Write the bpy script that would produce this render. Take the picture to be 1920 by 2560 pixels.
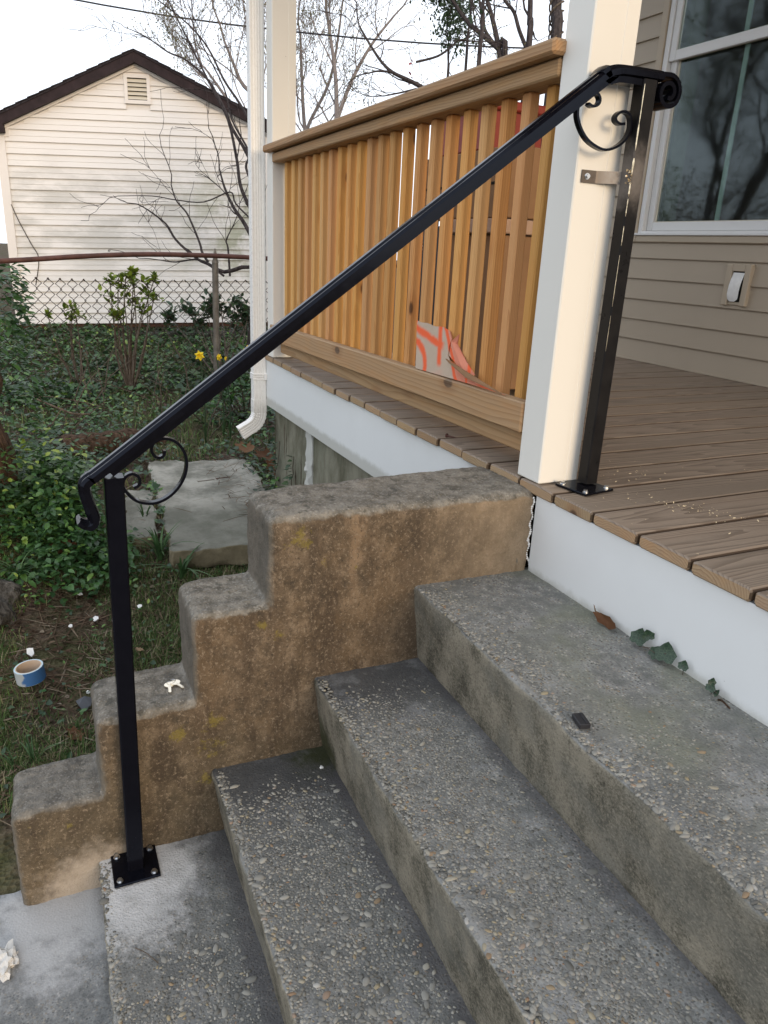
import bpy, bmesh, math, random
import numpy as np
from mathutils import Vector, Matrix, noise

# ------------------------------------------------------------------ camera, sky, sun, exposure
scene = bpy.context.scene
for o in list(bpy.data.objects):
    bpy.data.objects.remove(o, do_unlink=True)
COL = scene.collection
CAM = Vector((1.3657, -1.0744, 0.5244))
FPX = 1860.41

def cam_axes(a, b, c):
    f = Vector((-math.cos(a)*math.cos(b), math.sin(a)*math.cos(b), -math.sin(b)))
    r0 = f.cross(Vector((0, 0, 1))).normalized()
    u = r0.cross(f)
    r_ = math.cos(c)*r0 + math.sin(c)*u
    u_ = -math.sin(c)*r0 + math.cos(c)*u
    return r_, u_, f
RX, UY, FW = cam_axes(0.4337, 0.3367, 0.0485)
cam_data = bpy.data.cameras.new("camera")
cam = bpy.data.objects.new("camera", cam_data)
COL.objects.link(cam)
m = Matrix((RX, UY, -FW)).transposed().to_4x4()
m.translation = CAM
cam.matrix_world = m
cam_data.sensor_fit = 'VERTICAL'
cam_data.sensor_height = 36.0
cam_data.lens = FPX/2560*36.0
cam_data.clip_start = 0.02
cam_data.clip_end = 500
scene.camera = cam

def at(u, v, d):
    """point d metres in front of the camera plane, seen at photo position u, v (1920 x 2560)"""
    return CAM + (RX*((u-960)/FPX) - UY*((v-1280)/FPX) + FW)*d

SUN_EL, SUN_AZ = math.radians(12), math.radians(7)       # azimuth measured from +X towards +Y
world = bpy.data.worlds.new("World")
scene.world = world
world.use_nodes = True
wn = world.node_tree
wn.nodes.clear()
sky = wn.nodes.new('ShaderNodeTexSky')
sky.sky_type = 'NISHITA'
sky.sun_disc = False
sky.sun_elevation = SUN_EL
sky.sun_rotation = math.radians(90) - SUN_AZ
sky.air_density = 1.0
sky.dust_density = 2.0
cloud = wn.nodes.new('ShaderNodeRGB')
cloud.outputs[0].default_value = (12.2, 12.85, 14.0, 1)
mixn = wn.nodes.new('ShaderNodeMix')
mixn.data_type = 'RGBA'
mixn.inputs[0].default_value = 0.8
bg = wn.nodes.new('ShaderNodeBackground')
bg.inputs['Strength'].default_value = 0.1
wo = wn.nodes.new('ShaderNodeOutputWorld')
wn.links.new(sky.outputs[0], mixn.inputs[6])
wn.links.new(cloud.outputs[0], mixn.inputs[7])
wn.links.new(mixn.outputs[2], bg.inputs['Color'])
wn.links.new(bg.outputs[0], wo.inputs['Surface'])

sun_data = bpy.data.lights.new("sun", 'SUN')
sun_data.energy = 1.4
sun_data.angle = math.radians(22)
sun_data.color = (1.0, 0.75, 0.48)
sun = bpy.data.objects.new("sun", sun_data)
COL.objects.link(sun)
sdir = Vector((math.cos(SUN_EL)*math.cos(SUN_AZ), math.cos(SUN_EL)*math.sin(SUN_AZ), math.sin(SUN_EL)))
sun.rotation_euler = sdir.to_track_quat('Z', 'Y').to_euler()
sun.location = (20, 3, 12)
scene.view_settings.view_transform = 'Standard'
scene.view_settings.look = 'None'
scene.view_settings.exposure = 0.42
scene.view_settings.gamma = 1.0
scene.view_settings.use_curve_mapping = False

PORCH_YAW = 0.02
random.seed(7)
RNG = np.random.default_rng(11)
PI = math.pi

# ------------------------------------------------------------------ object helpers
ROOTS = {}

def link(o):
    COL.objects.link(o)
    return o

def tag(o, label=None, cat=None, group=None, kind=None):
    if label: o['label'] = label
    if cat: o['category'] = cat
    if group: o['group'] = group
    if kind: o['kind'] = kind
    return o

def thing(name, label, cat, loc=(0, 0, 0), group=None, porch=False):
    o = bpy.data.objects.new(name, None)
    o.empty_display_size = 0.1
    link(o)
    v = Vector(loc)
    ROOTS[o.name] = (v, porch)
    if porch:
        o.location = Matrix.Rotation(PORCH_YAW, 3, 'Z') @ v
        o.rotation_euler = (0, 0, PORCH_YAW)
    else:
        o.location = v
    return tag(o, label, cat, group)

def place(o, origin, parent=None):
    """origin in the coordinates of the parent's root frame"""
    origin = Vector(origin)
    if parent is not None:
        o.parent = parent
        base = ROOTS[parent.name][0]
        o.location = origin - base
        ROOTS[o.name] = (origin, False)
    else:
        o.location = origin
        ROOTS[o.name] = (origin, False)
    return o

class MB:
    def __init__(self):
        self.v = []; self.f = []; self.t = []; self.tv = 0.5
    def add(self, vs, fs, tint=None):
        n = len(self.v)
        self.v.extend([tuple(x) for x in vs])
        self.f.extend([tuple(i+n for i in f) for f in fs])
        self.t.extend([self.tv if tint is None else tint]*len(vs))
        return self
    def box(self, x0, x1, y0, y1, z0, z1, c=0.0, M=None):
        vs, fs = box_geo(x0, x1, y0, y1, z0, z1, c)
        if M is not None: vs = [M @ Vector(p) for p in vs]
        return self.add(vs, fs)
    def tube(self, pts, r, n=6, cap=True, tint=None):
        vs, fs = tube_geo(pts, r, n, cap)
        return self.add(vs, fs, tint)
    def sweep(self, pts, prof, side, closed=True, cap=True):
        """pts list of Vector; prof list of (a, b): a along side, b along the normal; side = constant sideways axis"""
        side = Vector(side); n = len(prof); vs = []; fs = []
        P = [Vector(p) for p in pts]
        for i, p in enumerate(P):
            a = P[max(i-1, 0)]; b = P[min(i+1, len(P)-1)]
            t = (b-a).normalized()
            up = side.cross(t).normalized()
            for (s, w) in prof:
                vs.append(p + side*s + up*w)
        for i in range(len(P)-1):
            for j in range(n):
                k = (j+1) % n
                fs.append((i*n+j, i*n+k, (i+1)*n+k, (i+1)*n+j))
        if cap:
            fs.append(tuple(range(n))[::-1]); fs.append(tuple((len(P)-1)*n+j for j in range(n)))
        return self.add(vs, fs)
    def build(self, name, mat, parent=None, origin=(0, 0, 0), smooth=False, mesh_only=False):
        me = bpy.data.meshes.new(name)
        ox, oy, oz = origin
        me.from_pydata([(x-ox, y-oy, z-oz) for x, y, z in self.v], [], self.f)
        if any(abs(t-0.5) > 1e-6 for t in self.t):
            at_ = me.attributes.new('tint', 'FLOAT', 'POINT')
            at_.data.foreach_set('value', np.array(self.t, dtype=np.float32))
        me.materials.append(mat)
        if smooth: set_smooth(me)
        me.update()
        if mesh_only: return me
        o = bpy.data.objects.new(name, me)
        link(o)
        return place(o, origin, parent)

def set_smooth(me, ang=40):
    me.polygons.foreach_set('use_smooth', [True]*len(me.polygons))
    bm = bmesh.new(); bm.from_mesh(me)
    bmesh.ops.recalc_face_normals(bm, faces=bm.faces)
    a = math.radians(ang)
    for e in bm.edges:
        if len(e.link_faces) == 2 and e.calc_face_angle(0) > a:
            e.smooth = False
    bm.to_mesh(me); bm.free()

def box_geo(x0, x1, y0, y1, z0, z1, c=0.0):
    if c <= 0:
        vs = [(x, y, z) for x in (x0, x1) for y in (y0, y1) for z in (z0, z1)]
        fs = [(0, 1, 3, 2), (4, 6, 7, 5), (0, 4, 5, 1), (2, 3, 7, 6), (0, 2, 6, 4), (1, 5, 7, 3)]
        return vs, fs
    X = (x0, x1); Y = (y0, y1); Z = (z0, z1)
    vs = []; idx = {}
    for i in (0, 1):
        for j in (0, 1):
            for k in (0, 1):
                si, sj, sk = (1-2*i), (1-2*j), (1-2*k)
                for ax in range(3):
                    p = [X[i]+si*c, Y[j]+sj*c, Z[k]+sk*c]
                    p[ax] = (X[i], Y[j], Z[k])[ax]
                    idx[(i, j, k, ax)] = len(vs); vs.append(tuple(p))
    fs = []
    for ax in range(3):
        o = [a for a in range(3) if a != ax]
        for s in (0, 1):
            loop = []
            for (a, b) in ((0, 0), (1, 0), (1, 1), (0, 1)):
                key = [0, 0, 0]; key[ax] = s; key[o[0]] = a; key[o[1]] = b
                loop.append(idx[(key[0], key[1], key[2], ax)])
            fs.append(tuple(loop))
    for ax in range(3):
        o = [a for a in range(3) if a != ax]
        for a in (0, 1):
            for b in (0, 1):
                k0 = [0, 0, 0]; k0[o[0]] = a; k0[o[1]] = b
                k1 = list(k0); k1[ax] = 1
                fs.append((idx[(*k0, o[0])], idx[(*k1, o[0])], idx[(*k1, o[1])], idx[(*k0, o[1])]))
    for i in (0, 1):
        for j in (0, 1):
            for k in (0, 1):
                fs.append(tuple(idx[(i, j, k, a)] for a in range(3)))
    bm = bmesh.new()
    bv = [bm.verts.new(v) for v in vs]
    for f in fs: bm.faces.new([bv[i] for i in f])
    bmesh.ops.recalc_face_normals(bm, faces=bm.faces)
    bm.verts.index_update()
    fs = [tuple(v.index for v in f.verts) for f in bm.faces]
    bm.free()
    return vs, fs

def tube_geo(pts, r, n=6, cap=True):
    P = [Vector(p) for p in pts]
    R = r if isinstance(r, (list, tuple)) else [r]*len(P)
    vs = []; fs = []
    t = (P[1]-P[0]).normalized()
    ref = Vector((0, 0, 1)) if abs(t.z) < 0.9 else Vector((1, 0, 0))
    u = t.cross(ref).normalized()
    for i, p in enumerate(P):
        a = P[max(i-1, 0)]; b = P[min(i+1, len(P)-1)]
        t = (b-a)
        t = t.normalized() if t.length > 1e-9 else Vector((0, 0, 1))
        u = (u - t*u.dot(t))
        u = u.normalized() if u.length > 1e-6 else t.orthogonal().normalized()
        w = t.cross(u)
        for j in range(n):
            an = 2*PI*j/n
            vs.append(p + (u*math.cos(an) + w*math.sin(an))*R[i])
    for i in range(len(P)-1):
        for j in range(n):
            k = (j+1) % n
            fs.append((i*n+j, i*n+k, (i+1)*n+k, (i+1)*n+j))
    if cap and n > 2:
        fs.append(tuple(range(n))[::-1]); fs.append(tuple((len(P)-1)*n+j for j in range(n)))
    return vs, fs

def smooth_path(pts, k=4):
    """Catmull-Rom resample"""
    P = [Vector(p) for p in pts]; out = []
    for i in range(len(P)-1):
        p0 = P[max(i-1, 0)]; p1 = P[i]; p2 = P[i+1]; p3 = P[min(i+2, len(P)-1)]
        for j in range(k):
            t = j/k
            out.append(0.5*((2*p1) + (p2-p0)*t + (2*p0-5*p1+4*p2-p3)*t*t + (3*p1-p0-3*p2+p3)*t**3))
    out.append(P[-1])
    return out

def np_mesh(name, V, F, mat, tint=None, smooth=False):
    me = bpy.data.meshes.new(name)
    V = np.asarray(V, dtype=np.float32); F = np.asarray(F, dtype=np.int32)
    me.vertices.add(len(V)); me.vertices.foreach_set('co', V.ravel())
    k = F.shape[1]
    me.loops.add(F.size); me.loops.foreach_set('vertex_index', F.ravel())
    me.polygons.add(len(F))
    me.polygons.foreach_set('loop_start', np.arange(0, F.size, k, dtype=np.int32))
    me.polygons.foreach_set('loop_total', np.full(len(F), k, dtype=np.int32))
    if tint is not None:
        a = me.attributes.new('tint', 'FLOAT', 'POINT')
        a.data.foreach_set('value', np.asarray(tint, dtype=np.float32))
    me.materials.append(mat)
    if smooth: me.polygons.foreach_set('use_smooth', np.ones(len(F), dtype=bool))
    me.update(calc_edges=True)
    return me

def scatter(name, TV, TF, pos, rot, scl, mat, tint=None, parent=None, kind='stuff', smooth=False):
    """many copies of template (TV, TF) joined in one mesh. rot: (n,3,3), scl: (n,) or (n,3)"""
    TV = np.asarray(TV, float); n = len(pos)
    scl = np.asarray(scl, float)
    if scl.ndim == 1: scl = np.repeat(scl[:, None], 3, 1)
    V = np.einsum('nij,nkj->nki', rot, TV[None]*scl[:, None, :]) + np.asarray(pos)[:, None, :]
    F = np.asarray(TF)[None] + (np.arange(n)*len(TV))[:, None, None]
    if tint is None: tint = RNG.random(n)
    me = np_mesh(name, V.reshape(-1, 3), F.reshape(-1, F.shape[-1]), mat, np.repeat(tint, len(TV)), smooth)
    o = bpy.data.objects.new(name, me); link(o)
    if parent: place(o, (0, 0, 0), parent)
    if kind: o['kind'] = kind
    return o

def rots(yaw, tilt, roll):
    """rotation = Rz(yaw) Ry(tilt) Rx(roll), arrays"""
    cy, sy = np.cos(yaw), np.sin(yaw); ct, st = np.cos(tilt), np.sin(tilt); cr, sr = np.cos(roll), np.sin(roll)
    z = np.zeros_like(cy); o = z+1
    Rz = np.stack([np.stack([cy, -sy, z], -1), np.stack([sy, cy, z], -1), np.stack([z, z, o], -1)], 1)
    Ry = np.stack([np.stack([ct, z, st], -1), np.stack([z, o, z], -1), np.stack([-st, z, ct], -1)], 1)
    Rx = np.stack([np.stack([o, z, z], -1), np.stack([z, cr, -sr], -1), np.stack([z, sr, cr], -1)], 1)
    return Rz @ Ry @ Rx

def fbm(x, y, z, s=1.0):
    return noise.fractal(Vector((x*s, y*s, z*s)), 0.8, 2.0, 4)

# ------------------------------------------------------------------ material helpers
class G:
    def __init__(self, name, rough=0.7, spec=0.3):
        self.m = bpy.data.materials.new(name); self.m.use_nodes = True
        self.nt = self.m.node_tree; self.nt.nodes.clear()
        self.out = self.nt.nodes.new('ShaderNodeOutputMaterial')
        self.b = self.nt.nodes.new('ShaderNodeBsdfPrincipled')
        self.nt.links.new(self.b.outputs[0], self.out.inputs[0])
        self.b.inputs['Roughness'].default_value = rough
        self.b.inputs['Specular IOR Level'].default_value = spec
    def n(self, t): return self.nt.nodes.new('ShaderNode'+t)
    def set(self, inp, v):
        if isinstance(v, bpy.types.NodeSocket): self.nt.links.new(v, inp)
        elif isinstance(v, (tuple, list)) and len(v) == 3 and inp.type == 'RGBA': inp.default_value = (*v, 1)
        else: inp.default_value = v
    def col(self, v): self.set(self.b.inputs['Base Color'], v); return self
    def pos(self): return self.n('NewGeometry').outputs['Position']
    def nrm(self): return self.n('NewGeometry').outputs['Normal']
    def obj(self): return self.n('TexCoord').outputs['Object']
    def rnd(self): return self.n('ObjectInfo').outputs['Random']
    def attr(self, name):
        a = self.n('Attribute'); a.attribute_name = name; return a.outputs['Fac']
    def map(self, vec, scale=(1, 1, 1), loc=(0, 0, 0)):
        a = self.n('Mapping'); self.set(a.inputs[0], vec)
        a.inputs['Scale'].default_value = scale; self.set(a.inputs['Location'], loc); return a.outputs[0]
    def noise(self, vec, scale, detail=4, rough=0.55, dist=0.0):
        a = self.n('TexNoise'); self.set(a.inputs['Vector'], vec)
        a.inputs['Scale'].default_value = scale; a.inputs['Detail'].default_value = detail
        a.inputs['Roughness'].default_value = rough; a.inputs['Distortion'].default_value = dist
        return a.outputs[0]
    def vor(self, vec, scale, out='Distance', feature='F1', rand=1.0):
        a = self.n('TexVoronoi'); a.feature = feature; self.set(a.inputs['Vector'], vec)
        a.inputs['Scale'].default_value = scale; a.inputs['Randomness'].default_value = rand
        return a.outputs[out]
    def ramp(self, fac, stops, interp='LINEAR'):
        a = self.n('ValToRGB'); self.set(a.inputs[0], fac); e = a.color_ramp.elements
        a.color_ramp.interpolation = interp
        while len(e) < len(stops): e.new(0.5)
        for el, (p, c) in zip(e, stops):
            el.position = p
            el.color = (c, c, c, 1) if not isinstance(c, (tuple, list)) else (*c, 1)
        return a.outputs[0]
    def mix(self, fac, a, b, mode='MIX'):
        x = self.n('Mix'); x.data_type = 'RGBA'; x.blend_type = mode
        self.set(x.inputs[0], fac); self.set(x.inputs[6], a); self.set(x.inputs[7], b)
        return x.outputs[2]
    def math(self, op, a, b=None, clamp=False):
        x = self.n('Math'); x.operation = op; x.use_clamp = clamp
        self.set(x.inputs[0], a)
        if b is not None: self.set(x.inputs[1], b)
        return x.outputs[0]
    def sep(self, v):
        x = self.n('SeparateXYZ'); self.set(x.inputs[0], v); return x.outputs
    def comb(self, x=0, y=0, z=0):
        c = self.n('CombineXYZ'); self.set(c.inputs[0], x); self.set(c.inputs[1], y); self.set(c.inputs[2], z); return c.outputs[0]
    def dist(self, v, p):
        x = self.n('VectorMath'); x.operation = 'DISTANCE'; self.set(x.inputs[0], v); x.inputs[1].default_value = p
        return x.outputs['Value']
    def vadd(self, a, b):
        x = self.n('VectorMath'); x.operation = 'ADD'; self.set(x.inputs[0], a); self.set(x.inputs[1], b); return x.outputs[0]
    def step(self, v, a, b):
        """smooth 0..1 as v goes from a to b"""
        x = self.n('MapRange'); x.interpolation_type = 'SMOOTHSTEP'
        self.set(x.inputs[0], v); x.inputs[1].default_value = a; x.inputs[2].default_value = b
        return x.outputs[0]
    def bump(self, h, strength=0.3, dist=0.002, prev=None):
        x = self.n('Bump'); self.set(x.inputs['Height'], h); x.inputs['Strength'].default_value = strength
        x.inputs['Distance'].default_value = dist
        if prev is not None: self.set(x.inputs['Normal'], prev)
        self.set(self.b.inputs['Normal'], x.outputs[0]); return x.outputs[0]
    def rough(self, v): self.set(self.b.inputs['Roughness'], v); return self

def simple(name, c, rough=0.6, spec=0.3, metal=0.0, var=0.08, scale=30):
    g = G(name, rough, spec)
    n = g.noise(g.obj(), scale, 3)
    lo = tuple(x*(1-var) for x in c); hi = tuple(min(1, x*(1+var)) for x in c)
    g.col(g.ramp(n, [(0.3, lo), (0.7, hi)]))
    g.b.inputs['Metallic'].default_value = metal
    return g.m

def wood(name, light, dark, axis='X', gray=None, graymix=0.0, ring=190.0, sat_var=0.25, knots=True, ridge=0.35, green=0.0, topgray=None, gapshade=0.0):
    g = G(name, 0.72, 0.25)
    p = g.obj(); r = g.rnd()
    s = g.sep(p)
    a, b, c = {'X': (0, 1, 2), 'Y': (1, 0, 2), 'Z': (2, 0, 1)}[axis]
    off = g.math('MULTIPLY', r, 37.0)
    lx = g.math('ADD', s[a], off)
    q = g.comb(g.math('MULTIPLY', lx, 1.1), g.math('MULTIPLY', s[b], 9.0), g.math('MULTIPLY', s[c], 9.0))
    wob = g.noise(q, 1.0, 3, 0.5)
    # ring radius: pith outside the board at a random side
    cb = g.math('ADD', s[b], g.math('SUBTRACT', g.math('MULTIPLY', g.math('FRACT', g.math('MULTIPLY', r, 7.31)), 0.12), 0.06))
    cc = g.math('ADD', s[c], g.math('ADD', g.math('MULTIPLY', g.math('FRACT', g.math('MULTIPLY', r, 3.77)), 0.07), 0.03))
    rad = g.math('SQRT', g.math('ADD', g.math('MULTIPLY', cb, cb), g.math('MULTIPLY', cc, cc)))
    rad = g.math('ADD', rad, g.math('MULTIPLY', wob, 0.06))
    rg = g.math('FRACT', g.math('MULTIPLY', rad, ring))
    line = g.ramp(rg, [(0.0, 0.0), (0.55, 0.35), (0.85, 1.0), (0.97, 0.9), (1.0, 0.0)])
    fine = g.noise(g.comb(g.math('MULTIPLY', lx, 8.0), g.math('MULTIPLY', s[b], 400.0), g.math('MULTIPLY', s[c], 400.0)), 1.0, 3, 0.6)
    f = g.math('ADD', g.math('MULTIPLY', line, 0.55), g.math('MULTIPLY', fine, 0.45))
    colr = g.mix(f, light, dark)
    broad = g.noise(g.comb(g.math('MULTIPLY', lx, 2.5), g.math('MULTIPLY', s[b], 12.0), g.math('MULTIPLY', s[c], 12.0)), 1.0, 3)
    warm = (light[0]*0.95, light[1]*0.78, light[2]*0.60)
    colr = g.mix(g.math('MULTIPLY', g.step(broad, 0.45, 0.75), 0.55), colr, warm)
    # per-piece shade
    hs = g.n('HueSaturation'); g.set(hs.inputs['Color'], colr)
    g.set(hs.inputs['Value'], g.math('ADD', 1-sat_var/2, g.math('MULTIPLY', g.math('FRACT', g.math('MULTIPLY', r, 11.7)), sat_var)))
    g.set(hs.inputs['Saturation'], g.math('ADD', 0.92, g.math('MULTIPLY', g.math('FRACT', g.math('MULTIPLY', r, 5.13)), 0.10)))
    g.set(hs.inputs['Hue'], g.math('ADD', 0.492, g.math('MULTIPLY', g.math('FRACT', g.math('MULTIPLY', r, 2.9)), 0.014)))
    colr = hs.outputs[0]
    if knots:
        kv = g.comb(g.math('MULTIPLY', lx, 3.2), g.math('MULTIPLY', s[b], 6.0), g.math('MULTIPLY', s[c], 6.0))
        kd = g.vor(kv, 1.0)
        k1 = g.ramp(kd, [(0.0, 1.0), (0.065, 1.0), (0.095, 0.0)])
        k2 = g.ramp(kd, [(0.0, 0.0), (0.05, 0.8), (0.13, 0.55), (0.22, 0.0)])
        colr = g.mix(g.math('MULTIPLY', k2, 0.6), colr, (dark[0]*0.75, dark[1]*0.5, dark[2]*0.35))
        colr = g.mix(g.math('MULTIPLY', k1, 0.85), colr, (0.06, 0.025, 0.012))
    if gray is not None:
        gn = g.noise(g.comb(g.math('MULTIPLY', lx, 6.0), g.math('MULTIPLY', s[b], 60.0), g.math('MULTIPLY', s[c], 60.0)), 1.0, 4, 0.6)
        gf = g.math('MULTIPLY', g.step(gn, 0.25, 0.62), graymix)
        if topgray is not None:
            nz = g.sep(g.nrm())[2]
            gf = g.math('MAXIMUM', gf, g.math('MULTIPLY', g.step(nz, 0.1, 0.6), topgray))
        gcol = g.mix(f, tuple(x*1.25 for x in gray), tuple(x*0.48 for x in gray))
        colr = g.mix(gf, colr, gcol)
    if gapshade:  # flanks facing the gaps coloured dark, standing in for shade between boards
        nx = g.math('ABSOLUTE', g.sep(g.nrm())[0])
        colr = g.mix(g.math('MULTIPLY', g.step(nx, 0.3, 0.8), gapshade), colr, (0.05, 0.028, 0.016))
    g.col(colr)
    g.bump(g.math('ADD', line, fine), ridge, 0.0012)
    return g.m

ZT_ = [-0.228, -0.427, -0.6235, -0.797]; YN_ = [-0.322, -0.570, -0.812, -1.073]
def concrete(name, kind):
    g = G(name, 0.92, 0.2)
    p = g.pos(); nz = g.sep(g.nrm())[2]; s = g.sep(p)
    big = g.noise(p, 5.0, 4, 0.6); mid = g.noise(p, 28.0, 4, 0.65); fine = g.noise(p, 240.0, 3, 0.7)
    v1 = g.n('TexVoronoi'); v1.inputs['Scale'].default_value = 190.0; g.set(v1.inputs['Vector'], g.vadd(p, g.math('MULTIPLY', mid, 0.004)))
    v2 = g.n('TexVoronoi'); v2.inputs['Scale'].default_value = 95.0; g.set(v2.inputs['Vector'], p)
    cellrnd = g.sep(v1.outputs['Color'])[0]
    stone = g.ramp(cellrnd, [(0.0, (0.07, 0.07, 0.065)), (0.3, (0.15, 0.15, 0.14)), (0.55, (0.26, 0.25, 0.23)), (0.75, (0.22, 0.18, 0.12)), (0.9, (0.42, 0.40, 0.36))])
    smask = g.math('MULTIPLY', g.ramp(v1.outputs['Distance'], [(0.0, 1.0), (0.35, 1.0), (0.55, 0.0)]), 1.0)
    paste = g.mix(g.step(mid, 0.3, 0.7), (0.165, 0.168, 0.160), (0.315, 0.320, 0.305))
    paste = g.mix(g.step(big, 0.4, 0.7), paste, g.mix(mid, (0.14, 0.145, 0.13), (0.29, 0.29, 0.28)))
    paste = g.mix(g.math('MULTIPLY', g.step(fine, 0.35, 0.75), 0.45), paste, (0.06, 0.06, 0.058))
    top = g.mix(g.math('MULTIPLY', smask, g.step(mid, 0.35, 0.6)), paste, stone)
    h = g.math('ADD', g.math('MULTIPLY', fine, 0.5), g.math('MULTIPLY', smask, 0.6))
    if kind == 'step':
        # dark damp growth next to the side wall and along the inner corner of each tread, paler dusty patches
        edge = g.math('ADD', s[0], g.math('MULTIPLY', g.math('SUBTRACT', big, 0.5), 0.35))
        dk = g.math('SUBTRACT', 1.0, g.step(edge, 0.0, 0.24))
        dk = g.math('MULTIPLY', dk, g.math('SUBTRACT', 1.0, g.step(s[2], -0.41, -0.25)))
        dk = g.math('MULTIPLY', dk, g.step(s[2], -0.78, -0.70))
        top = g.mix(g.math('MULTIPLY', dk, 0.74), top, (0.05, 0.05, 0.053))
        bl = g.step(g.noise(p, 9.0, 5, 0.7), 0.52, 0.66)
        top = g.mix(g.math('MULTIPLY', bl, 0.45), top, (0.30, 0.305, 0.31))
        ol = g.math('MULTIPLY', g.step(s[2], -0.33, -0.24), g.step(g.noise(p, 4.0, 3), 0.40, 0.62))
        ol = g.math('MULTIPLY', ol, g.step(s[1], -0.31, -0.16))
        top = g.mix(g.math('MULTIPLY', ol, 0.6), top, (0.185, 0.195, 0.14))
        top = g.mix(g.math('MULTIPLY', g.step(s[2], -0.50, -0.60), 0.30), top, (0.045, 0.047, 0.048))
        top = g.mix(g.math('MULTIPLY', g.step(g.noise(p, 3.2, 3, 0.5), 0.52, 0.66), 0.28), top, (0.085, 0.09, 0.095))
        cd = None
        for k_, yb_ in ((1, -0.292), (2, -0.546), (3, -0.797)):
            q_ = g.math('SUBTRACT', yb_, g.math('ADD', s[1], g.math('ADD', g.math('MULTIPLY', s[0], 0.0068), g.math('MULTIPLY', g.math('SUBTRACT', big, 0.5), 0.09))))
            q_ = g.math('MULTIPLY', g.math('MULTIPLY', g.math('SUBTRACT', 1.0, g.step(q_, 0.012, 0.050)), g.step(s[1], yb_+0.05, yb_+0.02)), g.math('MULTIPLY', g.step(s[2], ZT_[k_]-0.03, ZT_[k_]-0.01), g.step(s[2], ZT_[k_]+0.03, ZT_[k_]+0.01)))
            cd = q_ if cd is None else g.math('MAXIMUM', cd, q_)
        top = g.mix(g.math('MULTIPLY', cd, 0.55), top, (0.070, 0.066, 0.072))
        # drilling dust round the lower base plate
        d = g.dist(p, (-0.03, -1.02, -0.80))
        dd = g.math('SUBTRACT', 1.0, g.step(g.math('ADD', d, g.math('MULTIPLY', g.math('SUBTRACT', g.noise(p, 14.0, 5, 0.7), 0.5), 0.30)), 0.08, 0.20))
        top = g.mix(g.math('MULTIPLY', dd, 0.9), top, g.mix(fine, (0.46, 0.455, 0.45), (0.66, 0.655, 0.64)))
        d2_ = g.dist(p, (0.11, -1.0, -0.80))
        dd2 = g.math('SUBTRACT', 1.0, g.step(g.math('ADD', d2_, g.math('MULTIPLY', g.math('SUBTRACT', g.noise(p, 34.0, 5, 0.75), 0.5), 0.36)), 0.02, 0.13))
        top = g.mix(g.math('MULTIPLY', dd2, 0.6), top, (0.52, 0.52, 0.52))
        rn = g.noise(g.map(p, (1, 1, 1)), 55.0, 5, 0.75)
        rf_ = g.math('ADD', g.math('MULTIPLY', g.noise(g.map(p, (1.4, 1, 0.8)), 12.0, 4, 0.6), 0.45), g.math('MULTIPLY', g.noise(p, 170.0, 5, 0.85), 0.55))
        riser = g.mix(g.step(rf_, 0.38, 0.60), (0.075, 0.070, 0.052), (0.29, 0.26, 0.20))
        riser = g.mix(g.math('MULTIPLY', g.step(big, 0.48, 0.66), 0.6), riser, (0.17, 0.165, 0.14))
        riser = g.mix(g.math('MULTIPLY', g.step(g.noise(p, 150.0, 4, 0.8), 0.52, 0.66), 0.5), riser, (0.36, 0.32, 0.25))
        riser = g.mix(g.math('MULTIPLY', g.math('MULTIPLY', g.step(g.noise(p, 60.0, 5, 0.8), 0.60, 0.68), g.step(s[2], -0.30, -0.42)), 0.8), riser, (0.035, 0.032, 0.02))
        ed = None
        for k_ in range(4):
            q_ = g.math('ABSOLUTE', g.math('SUBTRACT', g.math('ADD', s[1], g.math('ADD', g.math('MULTIPLY', s[0], 0.0068), g.math('MULTIPLY', g.math('SUBTRACT', mid, 0.5), 0.04))), YN_[k_]+0.006))
            q_ = g.math('MULTIPLY', g.math('SUBTRACT', 1.0, g.step(q_, 0.003, 0.022)), g.step(s[2], ZT_[k_]-0.02, ZT_[k_]-0.005))
            ed = q_ if ed is None else g.math('MAXIMUM', ed, q_)
        top = g.mix(g.math('MULTIPLY', ed, g.math('MULTIPLY', g.step(s[0], -0.03, 0.08), 0.30)), top, g.mix(fine, (0.28, 0.275, 0.26), (0.46, 0.455, 0.43)))
        # crust of moss in the corner behind the third tread
        moss = g.math('SUBTRACT', 1.0, g.step(g.math('ADD', g.dist(p, (-0.05, -0.56, -0.60)), g.math('MULTIPLY', g.math('SUBTRACT', mid, 0.5), 0.12)), 0.03, 0.10))
        c = g.mix(g.step(nz, 0.35, 0.75), riser, top)
        c = g.mix(g.math('MULTIPLY', moss, 0.85), c, (0.035, 0.04, 0.012))
        g.col(c)
        h = g.math('ADD', h, g.math('MULTIPLY', rn, 0.9))
    elif kind == 'wall':
        # rain streaks of brown algae running down the faces
        st = g.noise(g.map(p, (14, 14, 2.2)), 1.0, 5, 0.6)
        blot = g.noise(p, 22.0, 6, 0.72)
        face = g.ramp(blot, [(0.28, (0.028, 0.020, 0.012)), (0.43, (0.078, 0.053, 0.031)), (0.54, (0.140, 0.098, 0.060)), (0.70, (0.25, 0.185, 0.125))])
        face = g.mix(g.math('MULTIPLY', g.step(st, 0.56, 0.36), 0.6), face, (0.065, 0.040, 0.022))
        face = g.mix(g.math('MULTIPLY', g.step(g.noise(p, 7.0, 4), 0.45, 0.65), 0.35), face, (0.17, 0.105, 0.050))
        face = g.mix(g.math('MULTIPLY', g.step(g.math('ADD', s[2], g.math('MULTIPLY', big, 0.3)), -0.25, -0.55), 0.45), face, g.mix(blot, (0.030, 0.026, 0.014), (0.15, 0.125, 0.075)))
        stk = g.math('ABSOLUTE', g.math('ADD', s[1], g.math('ADD', 0.475, g.math('MULTIPLY', g.math('SUBTRACT', g.noise(p, 16.0, 3), 0.5), 0.06))))
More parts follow.
